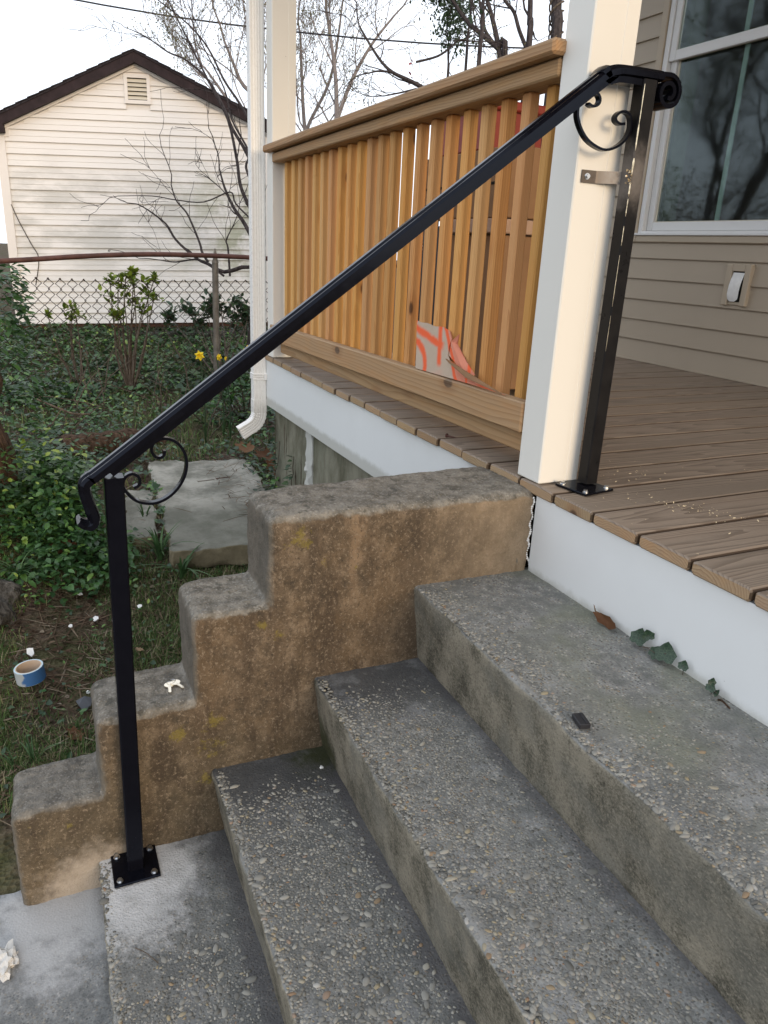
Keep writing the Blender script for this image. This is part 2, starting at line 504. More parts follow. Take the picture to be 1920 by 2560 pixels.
        face = g.mix(g.math('MULTIPLY', g.math('MULTIPLY', g.math('SUBTRACT', 1.0, g.step(stk, 0.004, 0.024)), g.step(s[2], -0.30, -0.12)), 0.5), face, (0.33, 0.22, 0.13))
        grain = g.ramp(g.sep(v1.outputs['Color'])[1], [(0.0, (0.05, 0.03, 0.02)), (0.5, (0.20, 0.14, 0.08)), (0.85, (0.32, 0.24, 0.15)), (1.0, (0.50, 0.43, 0.32))])
        face = g.mix(g.math('MULTIPLY', smask, 0.05), face, grain)
        face = g.mix(g.math('MULTIPLY', g.step(g.noise(g.map(p, (1, 1, 0.35)), 12.0, 5, 0.7), 0.50, 0.64), 0.75), face, (0.040, 0.024, 0.013))
        face = g.mix(g.math('MULTIPLY', g.step(g.noise(p, 110.0, 5, 0.85), 0.53, 0.62), 0.7), face, (0.30, 0.235, 0.165))
        face = g.mix(g.math('MULTIPLY', g.step(g.noise(p, 140.0, 5, 0.85), 0.46, 0.38), 0.7), face, (0.026, 0.018, 0.012))
        face = g.mix(0.18, face, (0.125, 0.118, 0.100))
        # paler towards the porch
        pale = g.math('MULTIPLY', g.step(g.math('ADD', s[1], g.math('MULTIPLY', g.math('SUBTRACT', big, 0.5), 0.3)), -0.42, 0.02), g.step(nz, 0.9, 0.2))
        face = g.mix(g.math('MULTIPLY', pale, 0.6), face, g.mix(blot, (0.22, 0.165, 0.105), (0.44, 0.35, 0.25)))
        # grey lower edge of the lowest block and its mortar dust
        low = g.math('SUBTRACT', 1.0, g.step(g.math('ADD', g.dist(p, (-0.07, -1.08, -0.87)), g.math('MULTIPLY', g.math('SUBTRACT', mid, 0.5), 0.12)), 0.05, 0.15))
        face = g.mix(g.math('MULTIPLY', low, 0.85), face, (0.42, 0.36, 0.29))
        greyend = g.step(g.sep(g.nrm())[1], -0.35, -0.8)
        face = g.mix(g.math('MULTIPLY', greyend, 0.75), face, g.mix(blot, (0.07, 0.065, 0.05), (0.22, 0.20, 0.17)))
        # yellow lichen
        for (c3, r3) in (((-0.073, -0.61, -0.075), 0.030), ((-0.073, -0.545, -0.13), 0.012), ((-0.073, -0.655, -0.30), 0.014), ((-0.073, -0.69, -0.27), 0.014),
                         ((-0.073, -0.80, -0.49), 0.028), ((-0.073, -0.88, -0.50), 0.022), ((-0.073, -0.81, -0.56), 0.03), ((-0.073, -0.82, -0.64), 0.02),
                         ((-0.073, -1.12, -0.68), 0.012), ((-0.073, -1.2, -0.66), 0.008), ((-0.073, -0.47, -0.16), 0.007)):
            d = g.math('ADD', g.dist(p, c3), g.math('MULTIPLY', g.math('SUBTRACT', g.noise(p, 45.0, 6, 0.8), 0.5), r3*5.5))
            face = g.mix(g.math('MULTIPLY', g.math('MULTIPLY', g.math('SUBTRACT', 1.0, g.step(d, r3*0.3, r3*0.9)), g.step(blot, 0.38, 0.52)), 0.5), face, (0.21, 0.17, 0.020))
        gt = g.mix(g.step(mid, 0.32, 0.68), (0.105, 0.095, 0.078), (0.25, 0.23, 0.195))
        gt = g.mix(g.math('MULTIPLY', smask, 0.38), gt, stone)
        gt = g.mix(g.math('MULTIPLY', g.step(g.noise(p, 34.0, 4), 0.60, 0.68), 0.6), gt, (0.05, 0.05, 0.04))
        gt = g.mix(g.math('MULTIPLY', g.step(g.noise(p, 60.0, 3), 0.60, 0.68), 0.5), gt, (0.33, 0.31, 0.27))
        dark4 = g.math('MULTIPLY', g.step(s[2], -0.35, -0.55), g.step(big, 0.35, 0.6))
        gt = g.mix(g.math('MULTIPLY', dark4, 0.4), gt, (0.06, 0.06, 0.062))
        c = g.mix(g.step(g.math('ADD', nz, g.math('MULTIPLY', g.math('SUBTRACT', mid, 0.5), 0.5)), 0.25, 0.65), face, gt)
        g.col(c)
        h = g.math('ADD', h, g.math('MULTIPLY', blot, 1.6))
    elif kind == 'walk':
        top = g.mix(0.35, top, (0.12, 0.13, 0.145))
        h = g.math('MULTIPLY', h, 0.35)
        top = g.mix(g.math('MULTIPLY', g.step(g.noise(p, 60.0, 5, 0.8), 0.5, 0.64), 0.5), top, (0.08, 0.08, 0.08))
        dd = g.math('SUBTRACT', 1.0, g.step(g.math('ADD', g.dist(p, (-0.01, -1.16, -0.87)), g.math('MULTIPLY', g.math('SUBTRACT', g.noise(p, 12.0, 5, 0.75), 0.5), 0.45)), 0.06, 0.24))
        top = g.mix(g.math('MULTIPLY', dd, 0.8), top, g.mix(fine, (0.36, 0.365, 0.37), (0.55, 0.555, 0.56)))
        g.col(top)
    elif kind == 'slab':
        t = g.mix(g.step(g.noise(p, 6.0, 5, 0.65), 0.35, 0.65), (0.18, 0.178, 0.148), (0.42, 0.405, 0.355))
        t = g.mix(g.math('MULTIPLY', g.step(s[0], -2.35, -1.95), 0.65), t, g.mix(mid, (0.09, 0.095, 0.07), (0.20, 0.20, 0.165)))
        t = g.mix(g.math('MULTIPLY', fine, 0.3), t, (0.08, 0.08, 0.07))
        sd = g.mix(mid, (0.09, 0.075, 0.045), (0.30, 0.25, 0.16))
        g.col(g.mix(g.step(nz, 0.4, 0.8), sd, t))
    elif kind == 'found':
        st = g.noise(g.map(p, (6, 6, 2.5)), 1.0, 6, 0.7)
        t = g.mix(g.step(st, 0.3, 0.7), (0.10, 0.095, 0.062), (0.27, 0.26, 0.20))
        t = g.mix(g.math('MULTIPLY', g.step(big, 0.45, 0.7), 0.4), t, (0.15, 0.17, 0.12))
        cr = g.noise(g.map(p, (30, 30, 3)), 1.0, 3, 0.6, 0.6)
        t = g.mix(g.math('MULTIPLY', g.ramp(cr, [(0.47, 0.0), (0.49, 1.0), (0.51, 0.0)]), 0.0), t, (0.02, 0.02, 0.015))
        g.col(t)
    g.bump(h, 0.55, 0.0022)
    return g.m

def paint(name, c, rough=0.35, dirt=0.06, bmp=0.08):
    g = G(name, rough, 0.45)
    p = g.pos()
    n = g.noise(p, 6.0, 5, 0.6); f = g.noise(p, 60.0, 3)
    a = g.mix(g.math('MULTIPLY', g.step(n, 0.45, 0.75), dirt*3), c, tuple(x*0.85 for x in c))
    sp = g.ramp(g.vor(p, 22.0), [(0.0, 1.0), (0.03, 1.0), (0.045, 0.0)])
    spm = g.math('MULTIPLY', sp, g.step(g.noise(p, 3.0, 2), 0.55, 0.6))
    a = g.mix(g.math('MULTIPLY', spm, 0.5), a, (0.15, 0.13, 0.11))
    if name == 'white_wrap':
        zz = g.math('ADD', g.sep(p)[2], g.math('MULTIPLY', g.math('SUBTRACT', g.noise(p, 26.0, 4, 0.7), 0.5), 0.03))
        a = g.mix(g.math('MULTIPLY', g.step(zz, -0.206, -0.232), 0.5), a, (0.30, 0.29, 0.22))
        a = g.mix(g.math('MULTIPLY', g.step(zz, -0.10, -0.03), 0.10), a, (0.45, 0.42, 0.36))
    g.col(a)
    g.rough(g.math('ADD', rough, g.math('MULTIPLY', f, 0.12)))
    if bmp: g.bump(n, bmp, 0.004)
    return g.m

def leafmat(name, stops, rough=0.5, spec=0.35, usernd=False, trans=True):
    g = G(name, rough, spec)
    t = g.rnd() if usernd else g.attr('tint')
    c = g.ramp(t, stops)
    n = g.noise(g.pos(), 40.0, 2)
    c = g.mix(g.math('MULTIPLY', n, 0.3), c, (0.02, 0.03, 0.008), 'MIX')
    g.col(c)
    if trans:
        tr = g.n('BsdfTranslucent'); g.set(tr.inputs[0], c)
        mx = g.n('MixShader'); mx.inputs[0].default_value = 0.22
        g.nt.links.new(g.b.outputs[0], mx.inputs[1]); g.nt.links.new(tr.outputs[0], mx.inputs[2])
        g.nt.links.new(mx.outputs[0], g.out.inputs[0])
    return g.m

# ------------------------------------------------------------------ materials
M = {}
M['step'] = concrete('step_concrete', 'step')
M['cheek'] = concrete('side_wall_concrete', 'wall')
M['walk'] = concrete('walk_concrete', 'walk')
M['slab'] = concrete('old_slab_concrete', 'slab')
M['found'] = concrete('foundation_concrete', 'found')
M['baluster'] = wood('baluster_pine', (0.70, 0.385, 0.130), (0.50, 0.235, 0.066), 'Z', ring=210, sat_var=0.30, ridge=0.15)
M['rail'] = wood('rail_pine', (0.48, 0.285, 0.125), (0.30, 0.155, 0.060), 'X', ring=150, sat_var=0.15, gray=(0.31, 0.24, 0.165), graymix=0.32, topgray=0.6, ridge=0.2)
M['raillow'] = wood('lower_rail_pine', (0.50, 0.325, 0.160), (0.35, 0.205, 0.090), 'X', ring=90, sat_var=0.16, gray=(0.34, 0.28, 0.2), graymix=0.25, topgray=0.5, ridge=0.12)
M['deck'] = wood('deck_pine', (0.47, 0.335, 0.195), (0.29, 0.18, 0.092), 'Y', ring=170, sat_var=0.28, gray=(0.25, 0.205, 0.165), graymix=0.12, topgray=0.88, gapshade=0.85, ridge=0.5)
M['post'] = paint('cream_vinyl', (0.78, 0.76, 0.70), 0.38, 0.02)
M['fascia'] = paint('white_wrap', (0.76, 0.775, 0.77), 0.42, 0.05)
M['gutter'] = paint('white_aluminium', (0.86, 0.84, 0.80), 0.22, 0.0, bmp=0.0)
M['siding'] = paint('taupe_siding', (0.39, 0.325, 0.245), 0.5, 0.05)
M['trimtaupe'] = paint('taupe_trim', (0.43, 0.36, 0.27), 0.5, 0.03)
M['sash'] = paint('window_vinyl', (0.70, 0.70, 0.69), 0.4, 0.03)
M['sashcream'] = paint('window_vinyl_warm', (0.62, 0.57, 0.46), 0.45, 0.03)
M['dark'] = simple('dark_gap', (0.02, 0.018, 0.015), 0.9, 0.1)  # near-black sheets in this stand in for shade inside gaps and vents
M['bolt'] = simple('zinc_bolt', (0.62, 0.64, 0.66), 0.28, 0.6, 1.0)
M['chips'] = simple('sawdust', (0.75, 0.62, 0.40), 0.8)
M['whitebit'] = simple('white_debris', (0.78, 0.78, 0.76), 0.6)
M['blackplastic'] = simple('black_plastic', (0.022, 0.022, 0.026), 0.35, 0.5)
M['slate'] = simple('dark_slate', (0.07, 0.075, 0.085), 0.6, 0.3)
M['rust'] = simple('rusty_pipe', (0.085, 0.038, 0.030), 0.65, 0.3, 0.0, 0.35, 14)
M['galv'] = simple('weathered_pipe', (0.17, 0.15, 0.125), 0.6, 0.4, 0.2, 0.35, 20)
M['wire'] = simple('rusty_wire', (0.045, 0.032, 0.026), 0.8, 0.2, 0.0, 0.4, 40)
M['cable'] = simple('black_cable', (0.03, 0.03, 0.035), 0.6)
M['brownbox'] = simple('box_cardboard', (0.24, 0.14, 0.075), 0.85, 0.15, 0, 0.12, 6)
M['ledge'] = simple('pale_cardboard_ledge', (0.38, 0.26, 0.19), 0.85, 0.15)
M['printbox'] = simple('black_printed_box', (0.018, 0.02, 0.026), 0.5, 0.3)
M['print'] = simple('white_print', (0.55, 0.55, 0.55), 0.7)
M['red'] = simple('red_plastic', (0.22, 0.028, 0.018), 0.5, 0.4)
M['shingle'] = simple('black_shingle', (0.035, 0.030, 0.034), 0.9, 0.15, 0, 0.5, 50)
M['roofedge'] = simple('dark_fascia', (0.028, 0.018, 0.020), 0.7, 0.2, 0, 0.3, 12)
M['skid'] = simple('brown_skid', (0.09, 0.045, 0.028), 0.85, 0.1, 0, 0.4, 8)
M['ceil'] = paint('porch_ceiling', (0.72, 0.71, 0.68), 0.5, 0.02)
M['brass'] = simple('key_metal', (0.80, 0.72, 0.58), 0.22, 0.6, 0.85)
M['keyring'] = simple('steel_ring', (0.6, 0.6, 0.6), 0.2, 0.6, 1.0)
M['yellow'] = simple('daffodil_yellow', (0.80, 0.60, 0.03), 0.6)
M['orangecup'] = simple('daffodil_cup', (0.85, 0.42, 0.02), 0.6)

def black_metal():
    g = G('black_enamel', 0.26, 0.17)
    g.b.inputs['Specular Tint'].default_value = (0.62, 0.76, 1.0, 1)
    p = g.pos()
    n = g.noise(p, 35.0, 4, 0.6)
    g.col(g.mix(n, (0.003, 0.003, 0.005), (0.006, 0.006, 0.009)))
    g.rough(g.ramp(n, [(0.3, 0.09), (0.7, 0.17)]))
    g.bump(g.noise(p, 60.0, 3), 0.10, 0.001)
    return g.m
M['black'] = black_metal()

def bare_black():
    # post with mill scale, scorch near the weld and a bright ground seam
    g = G('scuffed_black_steel', 0.4, 0.13)
    p = g.pos(); n = g.noise(p, 30.0, 4, 0.6)
    base = g.mix(n, (0.006, 0.006, 0.007), (0.016, 0.015, 0.015))
    d = g.math('ADD', g.dist(p, (-0.047, 0.115, 0.70)), g.math('MULTIPLY', g.math('SUBTRACT', n, 0.5), 0.08))
    sc = g.math('SUBTRACT', 1.0, g.step(d, 0.015, 0.09))
    base = g.mix(g.math('MULTIPLY', sc, 0.8), base, (0.20, 0.18, 0.165))
    g.col(base)
    g.rough(g.ramp(n, [(0.3, 0.25), (0.7, 0.5)]))
    return g.m
M['scuffed'] = bare_black()
def steel_strap():
    g = G('bare_steel_strap', 0.42, 0.3)
    p = g.pos(); n = g.noise(p, 120.0, 4, 0.6)
    g.b.inputs['Metallic'].default_value = 0.25
    ys = g.sep(p)[1]
    c = g.mix(g.step(ys, 0.045, 0.09), (0.075, 0.062, 0.050), (0.24, 0.25, 0.26))
    g.col(g.mix(n, c, (0.16, 0.13, 0.11)))
    return g.m
M['strap'] = steel_strap()
M['weld'] = simple('ground_steel', (0.75, 0.62, 0.42), 0.3, 0.6, 0.9, 0.3, 200)

def shed_siding():
    g = G('shed_vinyl', 0.5, 0.35)
    p = g.pos(); s = g.sep(p)
    c = (0.80, 0.765, 0.725)
    n = g.noise(g.map(p, (1, 1.2, 3.5)), 1.3, 5, 0.65)
    # green-grey mildew low and to the right
    zmask = g.math('MULTIPLY', g.step(s[2], 1.5, 0.95), g.step(s[2], -0.15, 0.45))
    f = g.math('MULTIPLY', zmask, g.step(n, 0.40, 0.62))
    cc = g.mix(g.math('MULTIPLY', f, 0.50), c, (0.40, 0.39, 0.35))
    rt = g.math('MULTIPLY', g.step(s[1], 0.1, 1.2), g.step(g.noise(p, 3.5, 5, 0.7), 0.40, 0.62))
    cc = g.mix(g.math('MULTIPLY', rt, g.math('MULTIPLY', zmask, 0.75)), cc, (0.29, 0.30, 0.18))
    g.col(cc)
    return g.m
M['shed'] = shed_siding()
M['shedtrim'] = paint('shed_trim', (0.80, 0.75, 0.70), 0.5, 0.03)

def soil():
    g = G('yard_soil', 0.95, 0.1)
    p = g.pos()
    a = g.noise(p, 18.0, 6, 0.75); b = g.noise(p, 2.2, 4, 0.6); v = g.vor(p, 70.0)
    c = g.ramp(a, [(0.3, (0.028, 0.019, 0.015)), (0.5, (0.085, 0.058, 0.046)), (0.7, (0.18, 0.13, 0.105))])
    c = g.mix(g.math('MULTIPLY', g.step(b, 0.42, 0.6), 0.6), c, g.mix(a, (0.028, 0.040, 0.014), (0.11, 0.13, 0.05)))
    g.col(c)
    g.bump(g.math('ADD', a, v), 0.9, 0.012)
    return g.m
M['soil'] = soil()

def bark(name, lo, hi):
    g = G(name, 0.95, 0.1)
    p = g.pos()
    a = g.noise(g.map(p, (1, 1, 0.25)), 40.0, 6, 0.7)
    c = g.ramp(a, [(0.35, lo), (0.65, hi)])
    g.col(c); g.bump(a, 0.9, 0.02)
    return g.m
M['bark'] = bark('brown_bark', (0.03, 0.019, 0.013), (0.13, 0.085, 0.06))
M['barkgrey'] = bark('grey_bark', (0.03, 0.028, 0.024), (0.15, 0.14, 0.125))
M['branch'] = bark('dark_branch', (0.030, 0.025, 0.026), (0.085, 0.072, 0.070))
M['twig'] = bark('pale_twig', (0.06, 0.045, 0.035), (0.17, 0.14, 0.11))
M['farbranch'] = bark('far_branch', (0.14, 0.12, 0.115), (0.27, 0.24, 0.225))

M['vinca'] = leafmat('glossy_ground_leaves', [(0.0, (0.020, 0.055, 0.020)), (0.4, (0.045, 0.115, 0.040)), (0.7, (0.08, 0.19, 0.050)), (0.9, (0.17, 0.30, 0.055)), (1.0, (0.28, 0.38, 0.07))], 0.38, 0.5)
M['ivyleaf'] = leafmat('ivy_leaves', [(0.0, (0.016, 0.042, 0.022)), (0.6, (0.038, 0.085, 0.040)), (1.0, (0.095, 0.16, 0.06))], 0.42, 0.45)
M['grass'] = leafmat('grass_blades', [(0.0, (0.045, 0.085, 0.025)), (0.5, (0.085, 0.160, 0.042)), (0.72, (0.15, 0.22, 0.065)), (0.86, (0.30, 0.26, 0.14)), (1.0, (0.45, 0.40, 0.27))], 0.6, 0.25)
M['tuft'] = leafmat('tuft_blades', [(0.0, (0.035, 0.075, 0.028)), (0.7, (0.07, 0.15, 0.05)), (1.0, (0.12, 0.20, 0.08))], 0.5, 0.35)
M['litter'] = leafmat('leaf_litter', [(0.0, (0.035, 0.022, 0.016)), (0.45, (0.11, 0.065, 0.045)), (0.75, (0.20, 0.145, 0.10)), (1.0, (0.38, 0.32, 0.25))], 0.85, 0.15)
M['deadleaf'] = leafmat('dead_leaf', [(0.0, (0.13, 0.055, 0.028)), (0.5, (0.20, 0.10, 0.05)), (1.0, (0.33, 0.22, 0.14))], 0.7, 0.2, True)
M['youngleaf'] = leafmat('young_leaves', [(0.0, (0.05, 0.085, 0.014)), (0.5, (0.15, 0.22, 0.025)), (1.0, (0.30, 0.38, 0.05))], 0.5, 0.3)
M['bud'] = leafmat('buds', [(0.0, (0.09, 0.10, 0.05)), (0.6, (0.20, 0.21, 0.11)), (1.0, (0.30, 0.24, 0.16))], 0.7, 0.2)
M['redleaf'] = leafmat('red_leaf', [(0.0, (0.22, 0.02, 0.03)), (1.0, (0.35, 0.05, 0.05))], 0.6, 0.2)
M['evergreen'] = leafmat('evergreen_leaf', [(0.0, (0.02, 0.045, 0.025)), (1.0, (0.07, 0.11, 0.05))], 0.5, 0.3)

def pebblemat(name, usernd):
    g = G(name, 0.88, 0.15)
    t = g.rnd() if usernd else g.attr('tint')
    c = g.ramp(t, [(0.0, (0.12, 0.118, 0.108)), (0.3, (0.20, 0.197, 0.18)), (0.6, (0.29, 0.283, 0.255)), (0.86, (0.36, 0.35, 0.31)), (0.94, (0.33, 0.28, 0.18)), (0.98, (0.25, 0.16, 0.10)), (1.0, (0.44, 0.43, 0.40))])
    n = g.noise(g.pos(), 170.0, 3)
    g.col(g.mix(g.math('MULTIPLY', n, 0.35), c, (0.12, 0.12, 0.11)))
    g.bump(n, 0.3, 0.001)
    return g.m
M['pebble'] = pebblemat('pebble', True)
M['pebbles'] = pebblemat('pebbles_joined', False)

def glass():
    g = G('window_glass', 0.02, 0.5)
    fr = g.n('Fresnel'); fr.inputs[0].default_value = 1.7
    t = g.n('BsdfTransparent'); t.inputs[0].default_value = (0.70, 0.76, 0.74, 1)
    gl = g.n('BsdfGlossy'); gl.inputs['Roughness'].default_value = 0.035; gl.inputs[0].default_value = (0.80, 0.93, 0.97, 1)
    mx = g.n('MixShader')
    bmp = g.n('Bump'); bmp.inputs['Strength'].default_value = 0.03; bmp.inputs['Distance'].default_value = 0.01
    g.set(bmp.inputs['Height'], g.noise(g.pos(), 3.0, 2)); g.set(gl.inputs['Normal'], bmp.outputs[0])
    g.set(mx.inputs[0], g.math('MULTIPLY', g.math('MULTIPLY', fr.outputs[0], 1.0, True), g.math('SUBTRACT', 1.0, g.n('NewGeometry').outputs['Backfacing'])))
    g.nt.links.new(t.outputs[0], mx.inputs[1]); g.nt.links.new(gl.outputs[0], mx.inputs[2])
    g.nt.links.new(mx.outputs[0], g.out.inputs[0])
    return g.m
M['glass'] = glass()
M['room'] = simple('dark_room', (0.07, 0.058, 0.042), 0.9, 0.1)
M['jamb'] = simple('green_jamb', (0.30, 0.33, 0.24), 0.7, 0.2)
M['grille'] = simple('pale_grille', (0.62, 0.72, 0.68), 0.5)

# ------------------------------------------------------------------ ground
def sstep(t): t = max(0.0, min(1.0, t)); return t*t*(3-2*t)
def gz0(x, y):
    z = -0.885 + 0.13*sstep((-x-0.7)/1.6)
    z += 0.09*sstep((-x-2.3)/2.5) + 0.16*sstep((-x-4.9)/4.0)
    r2 = (x+2.35)**2 + (y+1.42)**2
    z += 0.20*math.exp(-r2/0.20)
    if y > 0.3: z = z if x < -2.5 else min(z, -0.9)
    return z
def gz(x, y):
    return gz0(x, y) + 0.03*noise.noise(Vector((x*1.7, y*1.7, 0))) + 0.012*noise.noise(Vector((x*7, y*7, 3)))

def make_ground():
    xs = np.unique(np.concatenate([np.linspace(-90, -12, 40), np.linspace(-12, -4.5, 60), np.linspace(-4.5, 0.2, 110), np.linspace(0.2, 60, 30)]))
    ys = np.unique(np.concatenate([np.linspace(-60, -4, 24), np.linspace(-4, 2.5, 130), np.linspace(2.5, 60, 24)]))
    V = [(x, y, gz(x, y)) for x in xs for y in ys]
    ny = len(ys); F = []
    for i in range(len(xs)-1):
        for j in range(ny-1):
            F.append((i*ny+j, (i+1)*ny+j, (i+1)*ny+j+1, i*ny+j+1))
    me = np_mesh('ground', V, F, M['soil'], None, True)
    o = bpy.data.objects.new('ground', me); link(o); tag(o, kind='structure')
make_ground()

# ------------------------------------------------------------------ rough concrete blocks
def rough_box(mb, x0, x1, y0, y1, z0, z1, r=0.014, res=0.014, amp=0.0016, shear=None, skip=()):
    def axis(a, b):
        n = max(2, int((b-a-2*r)/res)); e = [r*k for k in (0.0, 0.25, 0.6)]
        return sorted(set([round(a+t, 5) for t in e] + [round(b-t, 5) for t in e] + [round(float(t), 5) for t in np.linspace(a+r, b-r, n)]))
    A = [axis(x0, x1), axis(y0, y1), axis(z0, z1)]
    lo = (x0+r, y0+r, z0+r); hi = (x1-r, y1-r, z1-r)
    idx = {}; vs = []; fs = []
    def vert(p):
        k = tuple(round(c, 5) for c in p)
        if k in idx: return idx[k]
        c = [min(max(p[i], lo[i]), hi[i]) for i in range(3)]
        d = Vector([p[i]-c[i] for i in range(3)])
        d = d.normalized() if d.length > 0 else d
        q = Vector(c) + d*r
        nz = sum(1 for i in range(3) if p[i] != c[i])
        am = amp*(3.0 if nz > 1 else 1.0)
        n1 = noise.noise(q*38)*am + noise.noise(q*11)*am*1.4
        if nz > 1: n1 -= (max(0.0, noise.noise(q*14+Vector((7, 0, 0)))-0.1))*am*4.5
        q = q + d*n1
        if shear: q = Vector(shear(*q))
        idx[k] = len(vs); vs.append(q); return idx[k]
    for ax in range(3):
        o = [i for i in range(3) if i != ax]
        for side in (0, 1):
            if (ax, side) in skip: continue
            c = A[ax][0] if side == 0 else A[ax][-1]
            for i in range(len(A[o[0]])-1):
                for j in range(len(A[o[1]])-1):
                    q = []
                    for (a, b) in ((i, j), (i+1, j), (i+1, j+1), (i, j+1)):
                        p = [0, 0, 0]; p[ax] = c; p[o[0]] = A[o[0]][a]; p[o[1]] = A[o[1]][b]
                        q.append(vert(p))
                    flip = (side == 0) != (ax == 1)
                    fs.append(tuple(q[::-1]) if flip else tuple(q))
    mb.add(vs, fs)
    return mb

ZT = [-0.228, -0.427, -0.6235, -0.797]        # tread heights
YN = [-0.322, -0.570, -0.812, -1.073]         # nosing lines
steps = thing('concrete_steps', 'weathered exposed-aggregate concrete steps with a stepped brown side wall', 'steps', (0.4, -0.5, -0.9))
yb = [0.0, -0.292, -0.546, -0.797]
for k in range(4):
    mb = MB()
    zb = (ZT[k+1]-0.02) if k < 3 else -1.0
    sk = -0.0068
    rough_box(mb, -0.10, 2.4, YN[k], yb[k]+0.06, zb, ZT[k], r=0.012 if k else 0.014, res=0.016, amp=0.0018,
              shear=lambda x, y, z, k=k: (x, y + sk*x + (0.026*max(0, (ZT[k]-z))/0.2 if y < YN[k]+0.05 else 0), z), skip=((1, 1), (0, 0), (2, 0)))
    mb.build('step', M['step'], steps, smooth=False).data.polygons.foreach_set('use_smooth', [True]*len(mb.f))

# stepped side wall: profile of four blocks, cast in one
def xfar(y): return -0.335 - 0.075*y
ends = [0.014, -0.675, -0.842, -1.050, -1.232]
tops = [-0.018, -0.224, -0.434, -0.627]
mb = MB()
for k in range(4):
    rough_box(mb, -0.335, -0.073, ends[k+1], ends[k] if k == 0 else ends[k]+0.06, -0.98, tops[k], r=0.024, res=0.03, amp=0.0)
tmp = mb.build('side_wall_tmp', M['cheek'])
md = tmp.modifiers.new('r', 'REMESH'); md.mode = 'VOXEL'; md.voxel_size = 0.0058; md.use_smooth_shade = True
ms = tmp.modifiers.new('s', 'SMOOTH'); ms.iterations = 5; ms.factor = 0.5
wme = bpy.data.meshes.new_from_object(tmp.evaluated_get(bpy.context.evaluated_depsgraph_get()))
bpy.data.objects.remove(tmp, do_unlink=True)
co = np.empty(len(wme.vertices)*3, dtype=np.float32); wme.vertices.foreach_get('co', co); co = co.reshape(-1, 3)
for i_ in range(len(co)):
    x, y, z = co[i_]
    q = Vector((x, y, z))
    nv = noise.noise_vector(q*36)*0.0017 + noise.noise_vector(q*11)*0.0030 + noise.noise_vector(q*85)*0.0017
    f = (x+0.335)/(0.335-0.073)
    xf = xfar(min(y, 0.0))
    tip = max(0.0, 1-((y-ends[1])**2+(z-tops[0])**2)**0.5/0.12)*0.010
    co[i_] = (xf + f*(-0.073-xf) + nv.x, y + nv.y + (-0.006 if y > -0.03 else 0)*min(1, max(0, -0.05-z)*6) + tip*0.4, z + nv.z*0.9 - tip*0.3)
wme.vertices.foreach_set('co', co.ravel())
wme.polygons.foreach_set('use_smooth', [True]*len(wme.polygons))
wme.name = 'side_wall'
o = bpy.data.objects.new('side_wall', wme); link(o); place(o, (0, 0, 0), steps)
# ragged white mortar bead at the porch end
mb = MB()
for i in range(34):
    z = -0.035 - i*0.0056
    mb.add(*[(lambda c, r: ([c+Vector(v)*r for v in ((1, 0, 0), (-1, 0, 0), (0, 1, 0), (0, -1, 0), (0, 0, 1), (0, 0, -1))], [(0, 2, 4), (2, 1, 4), (1, 3, 4), (3, 0, 4), (2, 0, 5), (1, 2, 5), (3, 1, 5), (0, 3, 5)]))(Vector((-0.0745, -0.001+0.003*math.sin(i*0.9)+0.02*max(0, (i-29)/5), z)), random.uniform(0.0028, 0.005))][0])
mb.build('mortar_bead', M['whitebit'], steps)

# walk and side slabs
mb = MB()
rough_box(mb, -0.135, 3.0, -3.0, -1.055, -1.0, -0.868, r=0.012, res=0.03, amp=0.002)
walk = mb.build('path', M['walk']); walk.data.polygons.foreach_set('use_smooth', [True]*len(walk.data.polygons)); tag(walk, kind='structure')

def slab(name, label, poly, z0, z1, mat, cat='slab', group=None):
    bm = bmesh.new()
    vs = [bm.verts.new((x, y, z1)) for x, y in poly]
    f = bm.faces.new(vs)
    r = bmesh.ops.extrude_face_region(bm, geom=[f])
    for g_ in r['geom']:
        if isinstance(g_, bmesh.types.BMVert): g_.co.z = z0
    bmesh.ops.recalc_face_normals(bm, faces=bm.faces)
    bmesh.ops.triangulate(bm, faces=[f for f in bm.faces if len(f.verts) > 4])
    bmesh.ops.bevel(bm, geom=[e for e in bm.edges if abs(e.calc_length()) > 0.02 and len(e.link_faces) == 2 and e.calc_face_angle(0) > 0.6], offset=0.007, segments=2, affect='EDGES')
    for _ in range(4):
        es = [e for e in bm.edges if e.calc_length() > 0.035]
        if not es: break
        bmesh.ops.subdivide_edges(bm, edges=es, cuts=1, use_grid_fill=True)
    bmesh.ops.triangulate(bm, faces=bm.faces)
    for v in bm.verts:
        n = noise.noise_vector(v.co*28)*0.006 + noise.noise_vector(v.co*7)*0.010
        w = 0.9 if v.co.z < z1-0.012 else 0.22
        v.co += Vector((n.x, n.y, n.z*0.6))*w
    me = bpy.data.meshes.new(name); bm.to_mesh(me); bm.free()
    me.materials.append(mat)
    me.polygons.foreach_set('use_smooth', [True]*len(me.polygons))
    o = bpy.data.objects.new(name, me); link(o)
    return tag(o, label, cat, group)
